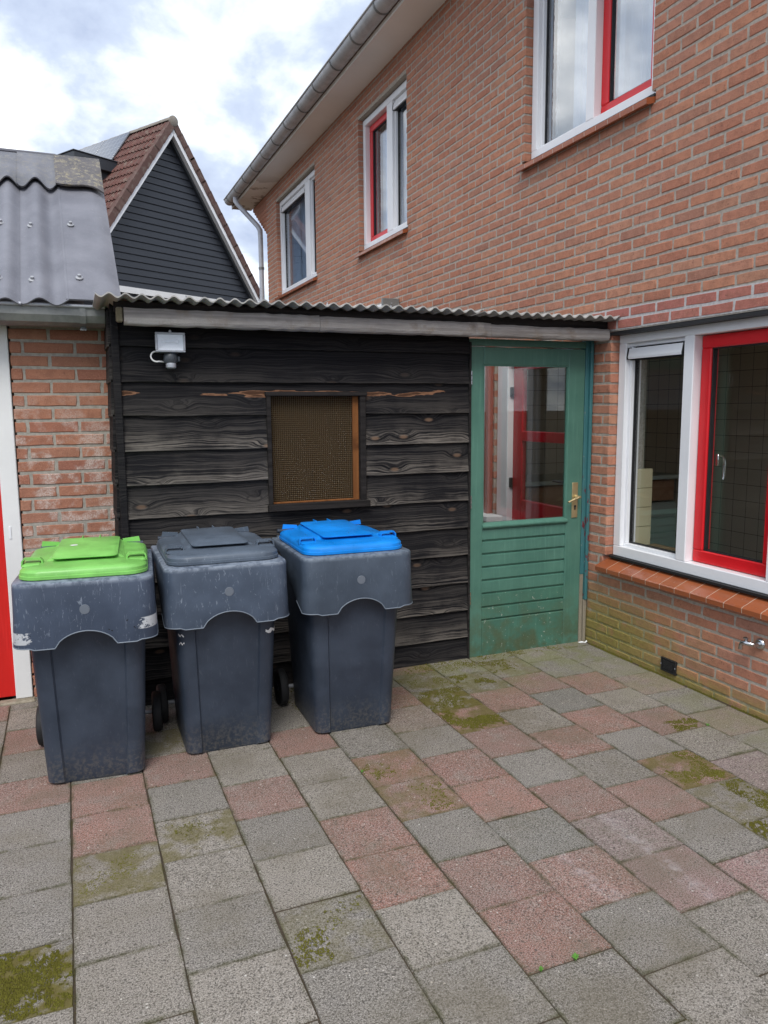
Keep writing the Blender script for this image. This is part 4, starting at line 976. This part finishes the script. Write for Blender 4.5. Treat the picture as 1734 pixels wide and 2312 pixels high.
def vergeh(x):
    d = x - (-3.05)
    return .020 if d < 0 else .020 - min(.03, d * d * 5.0)
vs_ = sheet(-3.245, -2.968, -.075, 1.70, vergeh, 'verge_sheet', M_sheet, gar, .009)
dropv = MB(); dropv.prism([(0, 0), (.008, 0), (.008, -.16), (0, -.16)], 0, 'y', 0, 1); 
vd = MB(); 
for (s0, s1) in ((-.02, 1.70),):
    a = [RP(-2.968, s, h) for s, h in ((s0, -.012), (s1, -.012), (s1, -.17), (s0, -.17))]; b = [(p[0] - .008, p[1], p[2]) for p in a]; vd.loft([a, b])
vd.build('verge_apron', M_sheet, gar, wbase=GB)
for (x, s) in ((-3.404, .73), (-3.19, .75), (-3.402, .113), (-3.171, .135), (-3.56, .74), (-3.56, .12)):
    h = (wave(x) if x < -3.24 else .02) + .010; c = Vector(RP(x, s, h)); m_ = MB(); m_.lathe([(.020, .0), (.019, .004), (.010, .008), (.009, .020), (.0, .022)], (0, 0, 0), 'z', 12)
    o = m_.build('roof_screw', M_steel, gar, smooth=True); o.location = c - Vector(GB); o.rotation_euler = nd.to_track_quat('Z', 'Y').to_euler()
# ridge caps: follow the waves at their lower edge, flat by the ridge
def cap(x0, x1, mat, lift, hf, sl_):
    mb = MB(); n = 26; rings = []
    for f in (0, .12, .35, .6, .8, 1.):
        up, lo = [], []
        for i in range(n + 1):
            x = x0 + (x1 - x0) * i / n; a = sl_(x); s = a + (1.70 - a) * f; k = max(0, 1 - f / .75)
            h = .028 + lift + (hf(x) + .004) * k + .006 * min(1., f * 1.4)
            up.append(RP(x, s, h + .005)); lo.append(RP(x, s, h - .005))
        rings.append(up + lo[::-1])
    # over the top and a little down the far side
    up, lo = [], []
    for i in range(n + 1):
        x = x0 + (x1 - x0) * i / n; p = Vector(RP(x, 1.70, .038 + lift)) + Vector((0, .10, .004)); up.append(p + Vector((0, 0, .005))); lo.append(p - Vector((0, 0, .005)))
    rings.append(up + lo[::-1])
    return mb.loft(rings).build('ridge_cap', mat, gar, smooth=True, wbase=GB)
wv = lambda x: 1.265 + .03 * math.cos(2 * math.pi * (x + 3.37) / PERG)
cap(-3.80, -3.468, M_ridge, 0., wave, wv); cap(-3.475, -3.24, M_ridge, .008, wave, wv); cap(-3.255, -2.972, M_ridge_l, .018, lambda x: vergeh(x) - .01, lambda x: 1.235 + .012 * math.sin(x * 30))
MB().cbox(-5.2, -3.24, 1.40, 1.50, 3.318, 3.336, .004).build('ridge_flashing', M_sheet, gar, wbase=GB)
bs = MB(); bs.prism([(.10, 2.14), (1.42, 3.22), (2.85, 2.14)], 0, 'x', -3.09, -3.06); bs.prism([(1.46, 3.30), (2.95, 2.2), (2.93, 2.18), (1.44, 3.28)], 0, 'x', -5.2, -2.98); bs.build('gable_end', M_sheet, gar, wbase=GB)

# ------------------------------------------------------------------ three wheeled bins
def bin_ring(hw, yf, yb, r, z, rec):
    pts = []
    P = math.pi; n = 4
    pts += [(x, y, z) for x, y in arc(-hw + r, yb - r, r, P / 2, P, n)]
    pts += [(x, y, z) for x, y in arc(-hw + r, yf + r, r, P, 1.5 * P, n)]
    c = hw * .64
    pts += [(-c - .004, yf, z), (-c + .004, yf + rec, z), (c - .004, yf + rec, z), (c + .004, yf, z)]
    pts += [(x, y, z) for x, y in arc(hw - r, yf + r, r, 1.5 * P, 2 * P, n)]
    pts += [(x, y, z) for x, y in arc(hw - r, yb - r, r, 0, P / 2, n)]
    return pts
def lerp(a, b, t): return a + (b - a) * t
def make_bin(label, loc, rot, skirt_mat, lid_mat, white_patch=False):
    t = thing('wheeled_bin', label, 'bin', loc, rot, 'wheeled bins in a row against the shed')
    bm_ = MB(); rings = [bin_ring(.185, -.225, .215, .04, .0, .004), bin_ring(.204, -.243, .235, .045, .014, .011)]
    for z in (.2, .45, .7, .93): f = z / .93; rings.append(bin_ring(lerp(.204, .246, f), lerp(-.243, -.315, f), lerp(.235, .315, f), lerp(.045, .07, f), z, .011))
    bm_.loft(rings); body = bm_.build('body', M_bin_body, t, smooth=True)
    # collar with the comb-shaped front skirt
    hw, yf, yb, r = .286, -.362, .335, .065; P = math.pi
    path = [(-hw, yb, .885), (-hw, .12, .885), (-hw + .0, .05, .86), (-hw, -.10, .775), (-hw, -.22, .700), (-hw, yf + r, .672)]
    for (x, y) in arc(-hw + r, yf + r, r, P, 1.5 * P, 6)[1:]: path.append((x, y, .660))
    xs = [-.20, -.16, -.128, -.122] + [-.118 + .236 * i / 16 for i in range(1, 16)] + [.122, .128, .16, .20]
    for x in xs:
        zb = .652
        if abs(x) < .1215: zb = .657 + .060 * (math.sqrt(max(0, 1 - (x / .135) ** 2)) - .43) / .57
        path.append((x, yf, zb))
    for (x, y) in arc(hw - r, yf + r, r, 1.5 * P, 2 * P, 6)[:-1]: path.append((x, y, .660))
    path += [(hw, yf + r, .672), (hw, -.22, .700), (hw, -.10, .775), (hw, .05, .86), (hw, .12, .885), (hw, yb, .885)]
    def off(p, d, z):   # move inwards by d
        sx = -1 if p[0] < 0 else 1
        x = p[0] * (1 - d / hw) ; y = p[1] + d * (1 if p[1] < 0 else -.6) * (abs(p[1]) / .36); return (x, y, z)
    rings = [[off(p, .007, p[2]) for p in path], [(p[0], p[1], p[2]) for p in path], [off(p, -.001, p[2] + .004) for p in path], [off(p, .004, lerp(p[2], .925, .5)) for p in path], [off(p, .006, .918) for p in path], [off(p, .0085, .9245) for p in path], [off(p, .013, .927) for p in path], [off(p, .065, .931) for p in path]]
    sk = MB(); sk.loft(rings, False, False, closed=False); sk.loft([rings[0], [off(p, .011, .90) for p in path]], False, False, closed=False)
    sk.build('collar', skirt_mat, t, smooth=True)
    MB().tube([(p[0], p[1] - .001 if p[1] < -.3 else p[1], p[2] + .001) for p in path[4:-4]], .0028, 6).build('collar_edge', M_edge, t, smooth=True)
    MB().box(-.25, .25, yb - .03, yb, .885, .935).build('rear_rim', skirt_mat, t)
    MB().lathe([(.0, -.0025), (.0195, -.0025), (.021, .0), (.021, .004)], (.0, yf + .0035, .808), 'y', 24).build('chip_plug', M_plug, t)
    # lid
    lm_ = MB()
    def lr(ins, z): return [(x, y, z) for x, y in rrect(-.259 + ins, .259 - ins, -.312 + ins, .312 - ins, max(.03, .085 - ins * .6), 6)]
    lm_.loft([lr(.006, .930), lr(.0, .934), lr(.0, .946), lr(.003, .948), lr(.004, .962), lr(.012, .971), lr(.030, .976), lr(.10, .981), lr(.2, .984)], True, True)
    lid = lm_.build('lid', lid_mat, t, smooth=True)
    pt = MB(); A = [(-.175, -.165), (.175, -.165), (.165, .300), (-.165, .300)]; B = [(-.128, -.10), (.128, -.10), (.128, .295), (-.128, .295)]
    pt.loft([[(x, y, .974) for x, y in A], [(x, y, .995) for x, y in B]], False, True); pt.build('raised_panel', lid_mat, lid)
    fp = MB(); fr2 = lambda ins, z: [(x, y, z + (y + .2) * .02) for x, y in rrect(-.134 + ins, .134 - ins, -.185 + ins, .29 - ins, .03, 5)]
    fp.loft([fr2(.003, .993), fr2(0, .995), fr2(0, .998), fr2(.004, 1.000)]); fp.build('grip_flap', lid_mat, lid, smooth=True)
    for s in (-1, 1):
        hx, hy = s * .212, -.165
        st = MB(); oo = [(hx - .044, .968), (hx - .042, .992), (hx - .032, 1.004), (hx + .032, 1.004), (hx + .042, .992), (hx + .044, .968)]; ii = [(hx + .038, .968), (hx + .036, .990), (hx + .029, .998), (hx - .029, .998), (hx - .036, .990), (hx - .038, .968)]
        st.prism(oo + ii, 0, 'y', hy - .012, hy + .020); st.build('lid_handle', lid_mat, lid)
        rc = MB(); rc.loft([[(hx - .038, hy - .05, .9745), (hx + .038, hy - .05, .9745), (hx + .038, hy + .075, .980), (hx - .038, hy + .075, .980)], [(hx - .028, hy - .03, .9815), (hx + .028, hy - .03, .9815), (hx + .028, hy + .06, .9865), (hx - .028, hy + .06, .9865)]], False, True); rc.build('handle_boss', lid_mat, lid)
    for s in (-1, 1):
        MB().prism([(s * .145, .978), (s * .228, .976), (s * .222, 1.002), (s * .145, .994)], 0, 'y', .290, .297).build('rear_lip', lid_mat, lid)
        MB().cbox(s * .040 - .003, s * .040 + .003, .268, .335, .980, 1.014, .002).build('hinge_lug', lid_mat, lid)
    MB().tube([(-.24, yb + .03, .955), (.24, yb + .03, .955)], .013, 10).build('handle_bar', M_bin_body, t, smooth=True)
    MB().tube([(-.27, .245, .10), (.27, .245, .10)], .011, 8).build('axle', M_steel, t)
    for s in (-1, 1):
        w_ = MB(); w_.lathe([(.062, -.018), (.085, -.024), (.097, -.019), (.101, -.008), (.101, .008), (.097, .019), (.085, .024), (.062, .018)], (s * .268, .245, .101), 'x', 28); wo_ = w_.build('wheel', M_rubber, t, smooth=True)
        MB().lathe([(.0, -.016), (.02, -.02), (.03, -.010), (.061, -.006), (.061, .006), (.03, .010), (.02, .02), (.0, .016)], (s * .268, .245, .101), 'x', 20).build('hub', M_bin_body, wo_, smooth=True)
    if white_patch:
        MB().lathe([(.0, .0012), (.012, .0008), (.017, .0)], (-.065, .10, 1.0062), 'z', 12).build('bird_dropping', M_white, lid)
    return t
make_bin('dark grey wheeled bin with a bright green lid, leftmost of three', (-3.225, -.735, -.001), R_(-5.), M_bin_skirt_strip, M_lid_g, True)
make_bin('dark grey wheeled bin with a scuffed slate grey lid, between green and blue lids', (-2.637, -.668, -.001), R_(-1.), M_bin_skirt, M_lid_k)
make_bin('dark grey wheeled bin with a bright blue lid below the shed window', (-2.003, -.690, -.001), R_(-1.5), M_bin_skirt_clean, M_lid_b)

# ------------------------------------------------------------------ neighbouring house with dark gable
AP = (-.600, 15.560, 8.53); SL = 1.375
nb = thing('gable_house', 'neighbouring house with dark boarded gable, white verge boards and brown tiled roof', 'house', (AP[0], AP[1], 0), math.atan2(.515, .857))
AZ = AP[2]; EZ = 3.6; EW = (AZ - EZ) / SL
bw = MB(); bw.prism([(-EW + .25, 0), (EW - .25, 0), (EW - .25, EZ + .2), (0, AZ - .18), (-EW + .25, EZ + .2)], 0, 'y', .06, 9.0); bw.build('wall', M_gbrick, nb)
pitch = .156; k = 0; z = AZ - .30
while z > EZ - .3:
    zb = z - pitch; hw = lambda zz_: max(.0, (AZ - .10 - zz_) / SL - .02)
    a, b = min(hw(z), EW - .27), min(hw(zb), EW - .27); mb = MB()
    fr_ = [(-b, -.022, zb), (b, -.022, zb), (a, -.006, z - .010), (-a, -.006, z - .010)]; top_ = [(a, .02, z), (-a, .02, z)]
    mb.add([(-b, .02, zb), (b, .02, zb)] + [(-b, -.018, zb), (b, -.018, zb), (b, -.022, zb + .006), (-b, -.022, zb + .006), (a, -.004, z - .012), (-a, -.004, z - .012), (a, .004, z), (-a, .004, z)],
           [(0, 1, 3, 2), (2, 3, 4, 5), (5, 4, 6, 7), (7, 6, 8, 9)]); mb.build('siding_board', M_siding, nb); z = zb
MB().box(-EW + .1, EW - .1, -.06, -.024, AZ - 4.17, AZ - 4.03).build('white_trim', M_whitewood, nb)
def sloped(mb, sgn, s0, s1, n0, n1, y0, y1):
    # box in slope coordinates: s distance down the slope from the ridge, n height above the slope plane
    L = math.hypot(1, SL); ux, uz = sgn / L, -SL / L; nx, nz = sgn * SL / L, 1 / L
    P = lambda s, n: (ux * s + nx * n, AZ + uz * s + nz * n)
    q = [P(s0, n0), P(s1, n0), P(s1, n1), P(s0, n1)]; mb.prism(q, 0, 'y', y0, y1)
for sg in (-1, 1):
    mb = MB(); sloped(mb, sg, .03 if sg > 0 else .0, 6.0, -.21, -.015, -.215, -.19); mb.build('verge_board', M_white, nb)
    mb = MB(); sloped(mb, sg, .16, 6.0, -.205, -.19, -.189, .0); mb.build('verge_soffit', M_whitewood, nb)
    mb = MB(); sloped(mb, sg, .2, 6.0, -.26, -.206, -.09, .0); mb.build('verge_shadow_trim', M_antr, nb)
    mb = MB(); sloped(mb, sg, .03, 6.05, -.014, .012, -.17, 9.2); mb.build('roof_deck', M_rtile, nb)
L_ = math.hypot(1, SL)
def roof_tile_mesh():
    # x along ridge direction (width .25), y down slope (length .33), z up
    mb = MB(); pf = [(0, .0), (.02, .030), (.05, .034), (.075, .010), (.105, .002), (.13, .004), (.148, .030), (.178, .034), (.20, .010), (.23, .002), (.256, .002)]
    a = [(x, 0, z + .004) for x, z in pf]; b = [(x, .335, z + .044) for x, z in pf]; c = [(x, .335, z + .002) for x, z in pf]
    mb.loft([a, b, c], False, False, closed=False); return mb.mesh('roof_tile', M_rtile, True)
rt = roof_tile_mesh()
def slope_matrix(sg, s, y, n):
    # local basis: X = along +y (ridge), Y = down slope, Z = normal
    X = Vector((0, 1, 0)) if sg < 0 else Vector((0, -1, 0)); Yv = Vector((sg / L_, 0, -SL / L_)); Z = X.cross(Yv)
    o = Vector((0, 0, AZ)) + Yv * s + Z * n + Vector((0, y, 0)); m = Matrix((X, Yv, Z)).transposed().to_4x4(); m.translation = o; return m
for row in range(13):
    for c in range(9):
        o = link('roof_tile', rt, nb); o.matrix_local = slope_matrix(-1, .08 + row * .285, -.10 + c * .25 + J(.004), .012 + J(.002))
rest = MB()
for row in range(13):
    for c in range(9, 26):
        m_ = slope_matrix(-1, .08 + row * .285, -.10 + c * .25, .012); rest.add([(m_ @ v.co)[:] for v in rt.vertices], [tuple(p.vertices) for p in rt.polygons])
for row in range(17):
    for c in range(0, 26):
        m_ = slope_matrix(1, .08 + row * .285, .12 + c * .25, .012); rest.add([(m_ @ v.co)[:] for v in rt.vertices], [tuple(p.vertices) for p in rt.polygons])
ro_ = rest.build('roof_tiling', M_rtile, nb); ro_['kind'] = 'stuff'
for sg in (-1, 1):
    vmb = MB(); vmb.add(*(lambda b: (b.v, b.f))(MB().cbox(-.018, .008, 0, .33, -.115, .050, .003))); vmb.add(*(lambda b: (b.v, b.f))(MB().cbox(.006, .20, 0, .33, .028, .050, .003)))
    vme = vmb.mesh('verge_tile', M_rtile2)
    if sg > 0:
        vmb = MB(); vmb.add(*(lambda b: (b.v, b.f))(MB().cbox(-.008, .018, 0, .33, -.115, .050, .003))); vmb.add(*(lambda b: (b.v, b.f))(MB().cbox(-.20, -.006, 0, .33, .028, .050, .003))); vme = vmb.mesh('verge_tile', M_rtile2)
    for row in range(13 if sg < 0 else 18):
        o = link('verge_tile', vme, nb); m_ = slope_matrix(sg, .06 + row * .285, -.225, .0); m_ = m_ @ Matrix.Rotation(R_(-2.6), 4, 'X'); o.matrix_local = m_
rme = MB(); 
pr_ = [(.135 * math.cos(a), .11 * math.sin(a)) for a in [math.pi * (.0 + i / 10) for i in range(11)]]; pr2 = [(.118 * math.cos(a), .095 * math.sin(a)) for a in [math.pi * (1 - i / 10) for i in range(11)]]
rme.loft([[(p[0] * .94, 0, p[1] * .94) for p in pr_ + pr2], [(p[0], .42, p[1]) for p in pr_ + pr2]]); rmesh = rme.mesh('ridge_tile', M_rridge, True)
for k in range(14):
    o = link('ridge_tile', rmesh, nb); o.location = (0, .16 + k * .40, AZ - .045); 
    if k == 0: o.location.y = -.24
    else: o.location.y = -.24 + k * .40
MB().lathe([(.0, -.265), (.10, -.262), (.125, -.245), (.125, -.20)], (0, 0, AZ - .045), 'y', 20).build('ridge_end_cap', M_rridge, nb, smooth=True)
for k in range(3):
    pm = MB(); pm.cbox(0, 1.05, 0, 1.10, .0, .035, .004); o = pm.build('solar_panel', M_solar, nb); o.matrix_local = slope_matrix(-1, .10, 1.28 + k * 1.075, .085)
dd = MB(); dd.box(-1.80, -.70, 1.05, 5.6, AZ - 3.2, AZ - 1.22); dd.build('dormer', M_antr, nb)
MB().cbox(-1.95, -.66, .93, 5.7, AZ - 1.22, AZ - .96, .01).cbox(-1.97, -.62, .91, 5.71, AZ - .958, AZ - .935, .005).build('dormer_roof_edge', M_antr, nb)
MB().cbox(1.05, 1.95, 1.2, 3.2, AZ - 1.85, AZ - 1.42, .01).build('small_dormer', M_antr, nb)

# torn sticker remains on the middle bin
for b_ in [o for o in bpy.data.objects if o.name.startswith('wheeled_bin') and 'slate' in o['label']]:
    def body_at(z): f = z / .93; return lerp(.204, .246, f), lerp(-.243, -.315, f), lerp(.045, .07, f)
    def patch_on(a0, a1, z0, z1, side):
        rg = []
        for z in (z0, (z0 + z1) / 2, z1):
            hw, yf, r = body_at(z); r2 = r + .0012
            rg.append([(side * (hw - r) + side * r2 * math.sin(a0 + (a1 - a0) * i / 5), yf + r - r2 * math.cos(a0 + (a1 - a0) * i / 5), z + (.006 * math.sin(i * 2.1 + z * 90))) for i in range(6)])
        MB().loft(rg, False, False, closed=False).build('torn_sticker', M_whitewood, b_)
    patch_on(.1, 1.2, .575, .592, 1); patch_on(.5, 1.0, .60, .607, -1); patch_on(.5, .95, .562, .568, -1)

# small weeds in the joints
M_weed = Mat('weed_leaf', (.10, .26, .035), .6)
for (x, y, sc, lab) in ((-1.98, -2.7245, 1.0, 'tiny bright green weed in a joint at the near edge of a red paver'), (-2.10, -2.7250, .7, 'smallest green weed, in the joint corner below a red paver near the camera'), (-.335, -1.60, 1.1, 'tiny green weed in the paving joint nearest the tap'), (-2.14, -1.37, .8, 'tiny green weed beside a mossy red paver in front of the blue lidded bin')):
    w_ = MB(); rw = random.Random(x)
    for k in range(7):
        a = k * .9 + rw.uniform(-.3, .3); L = sc * rw.uniform(.009, .016); h = sc * rw.uniform(.006, .014); c, s_ = math.cos(a), math.sin(a); wd_ = L * .28
        w_.add([(x, y, -.008), (x + c * L * .5 - s_ * wd_, y + s_ * L * .5 + c * wd_, h), (x + c * L, y + s_ * L, h * .9), (x + c * L * .5 + s_ * wd_, y + s_ * L * .5 - c * wd_, h)], [(0, 1, 2, 3)])
    tag(w_.build('weed', M_weed), lab, 'weed', 'weeds in the paving joints')
# crumbs of soil in open joints
cr_ = MB(); rc_ = random.Random(5)
for (x0, y0, x1, y1, n) in ((-1.855, -2.62, -1.855, -2.90, 60), (-1.85, -1.76, -1.80, -1.80, 16), (-2.16, -1.80, -2.14, -1.84, 14), (-2.755, -1.6, -2.755, -2.5, 60), (-2.455, -1.4, -2.455, -2.5, 70), (-3.05, -1.2, -3.05, -2.2, 40)):
    for _ in range(n):
        t_ = rc_.random(); c = Vector((x0 + (x1 - x0) * t_ + rc_.gauss(0, .004), y0 + (y1 - y0) * t_ + rc_.gauss(0, .004), -.004)); r0 = rc_.uniform(.0015, .0042)
        vs = [c + Vector((rc_.uniform(.6, 1.2) * r0 * a, rc_.uniform(.6, 1.2) * r0 * b, rc_.uniform(.6, 1.2) * r0 * d)) for a, b, d in ((1, 0, 0), (-1, 0, 0), (0, 1, 0), (0, -1, 0), (0, 0, 1), (0, 0, -1))]
        cr_.add(vs, [(0, 2, 4), (2, 1, 4), (1, 3, 4), (3, 0, 4), (2, 0, 5), (1, 2, 5), (3, 1, 5), (0, 3, 5)])
M_crumb = Mat('soil_crumb', (.085, .060, .045), 1.)
co_ = cr_.build('soil_crumbs', M_crumb); co_['kind'] = 'stuff'; tag(co_, 'loose brown soil crumbs lying in the open paving joints', 'soil')
ps = MB(); ps.loft([[(-.075, -.165, .001), (-.055, -.180, .010), (-.03, -.186, .004), (-.012, -.178, .012)], [(-.080, -.172, .0), (-.056, -.192, .004), (-.03, -.198, .001), (-.010, -.186, .006)]], False, False, closed=False)
tag(ps.build('paper_scrap', M_white), 'small white paper scrap at the foot of the door post', 'paper')
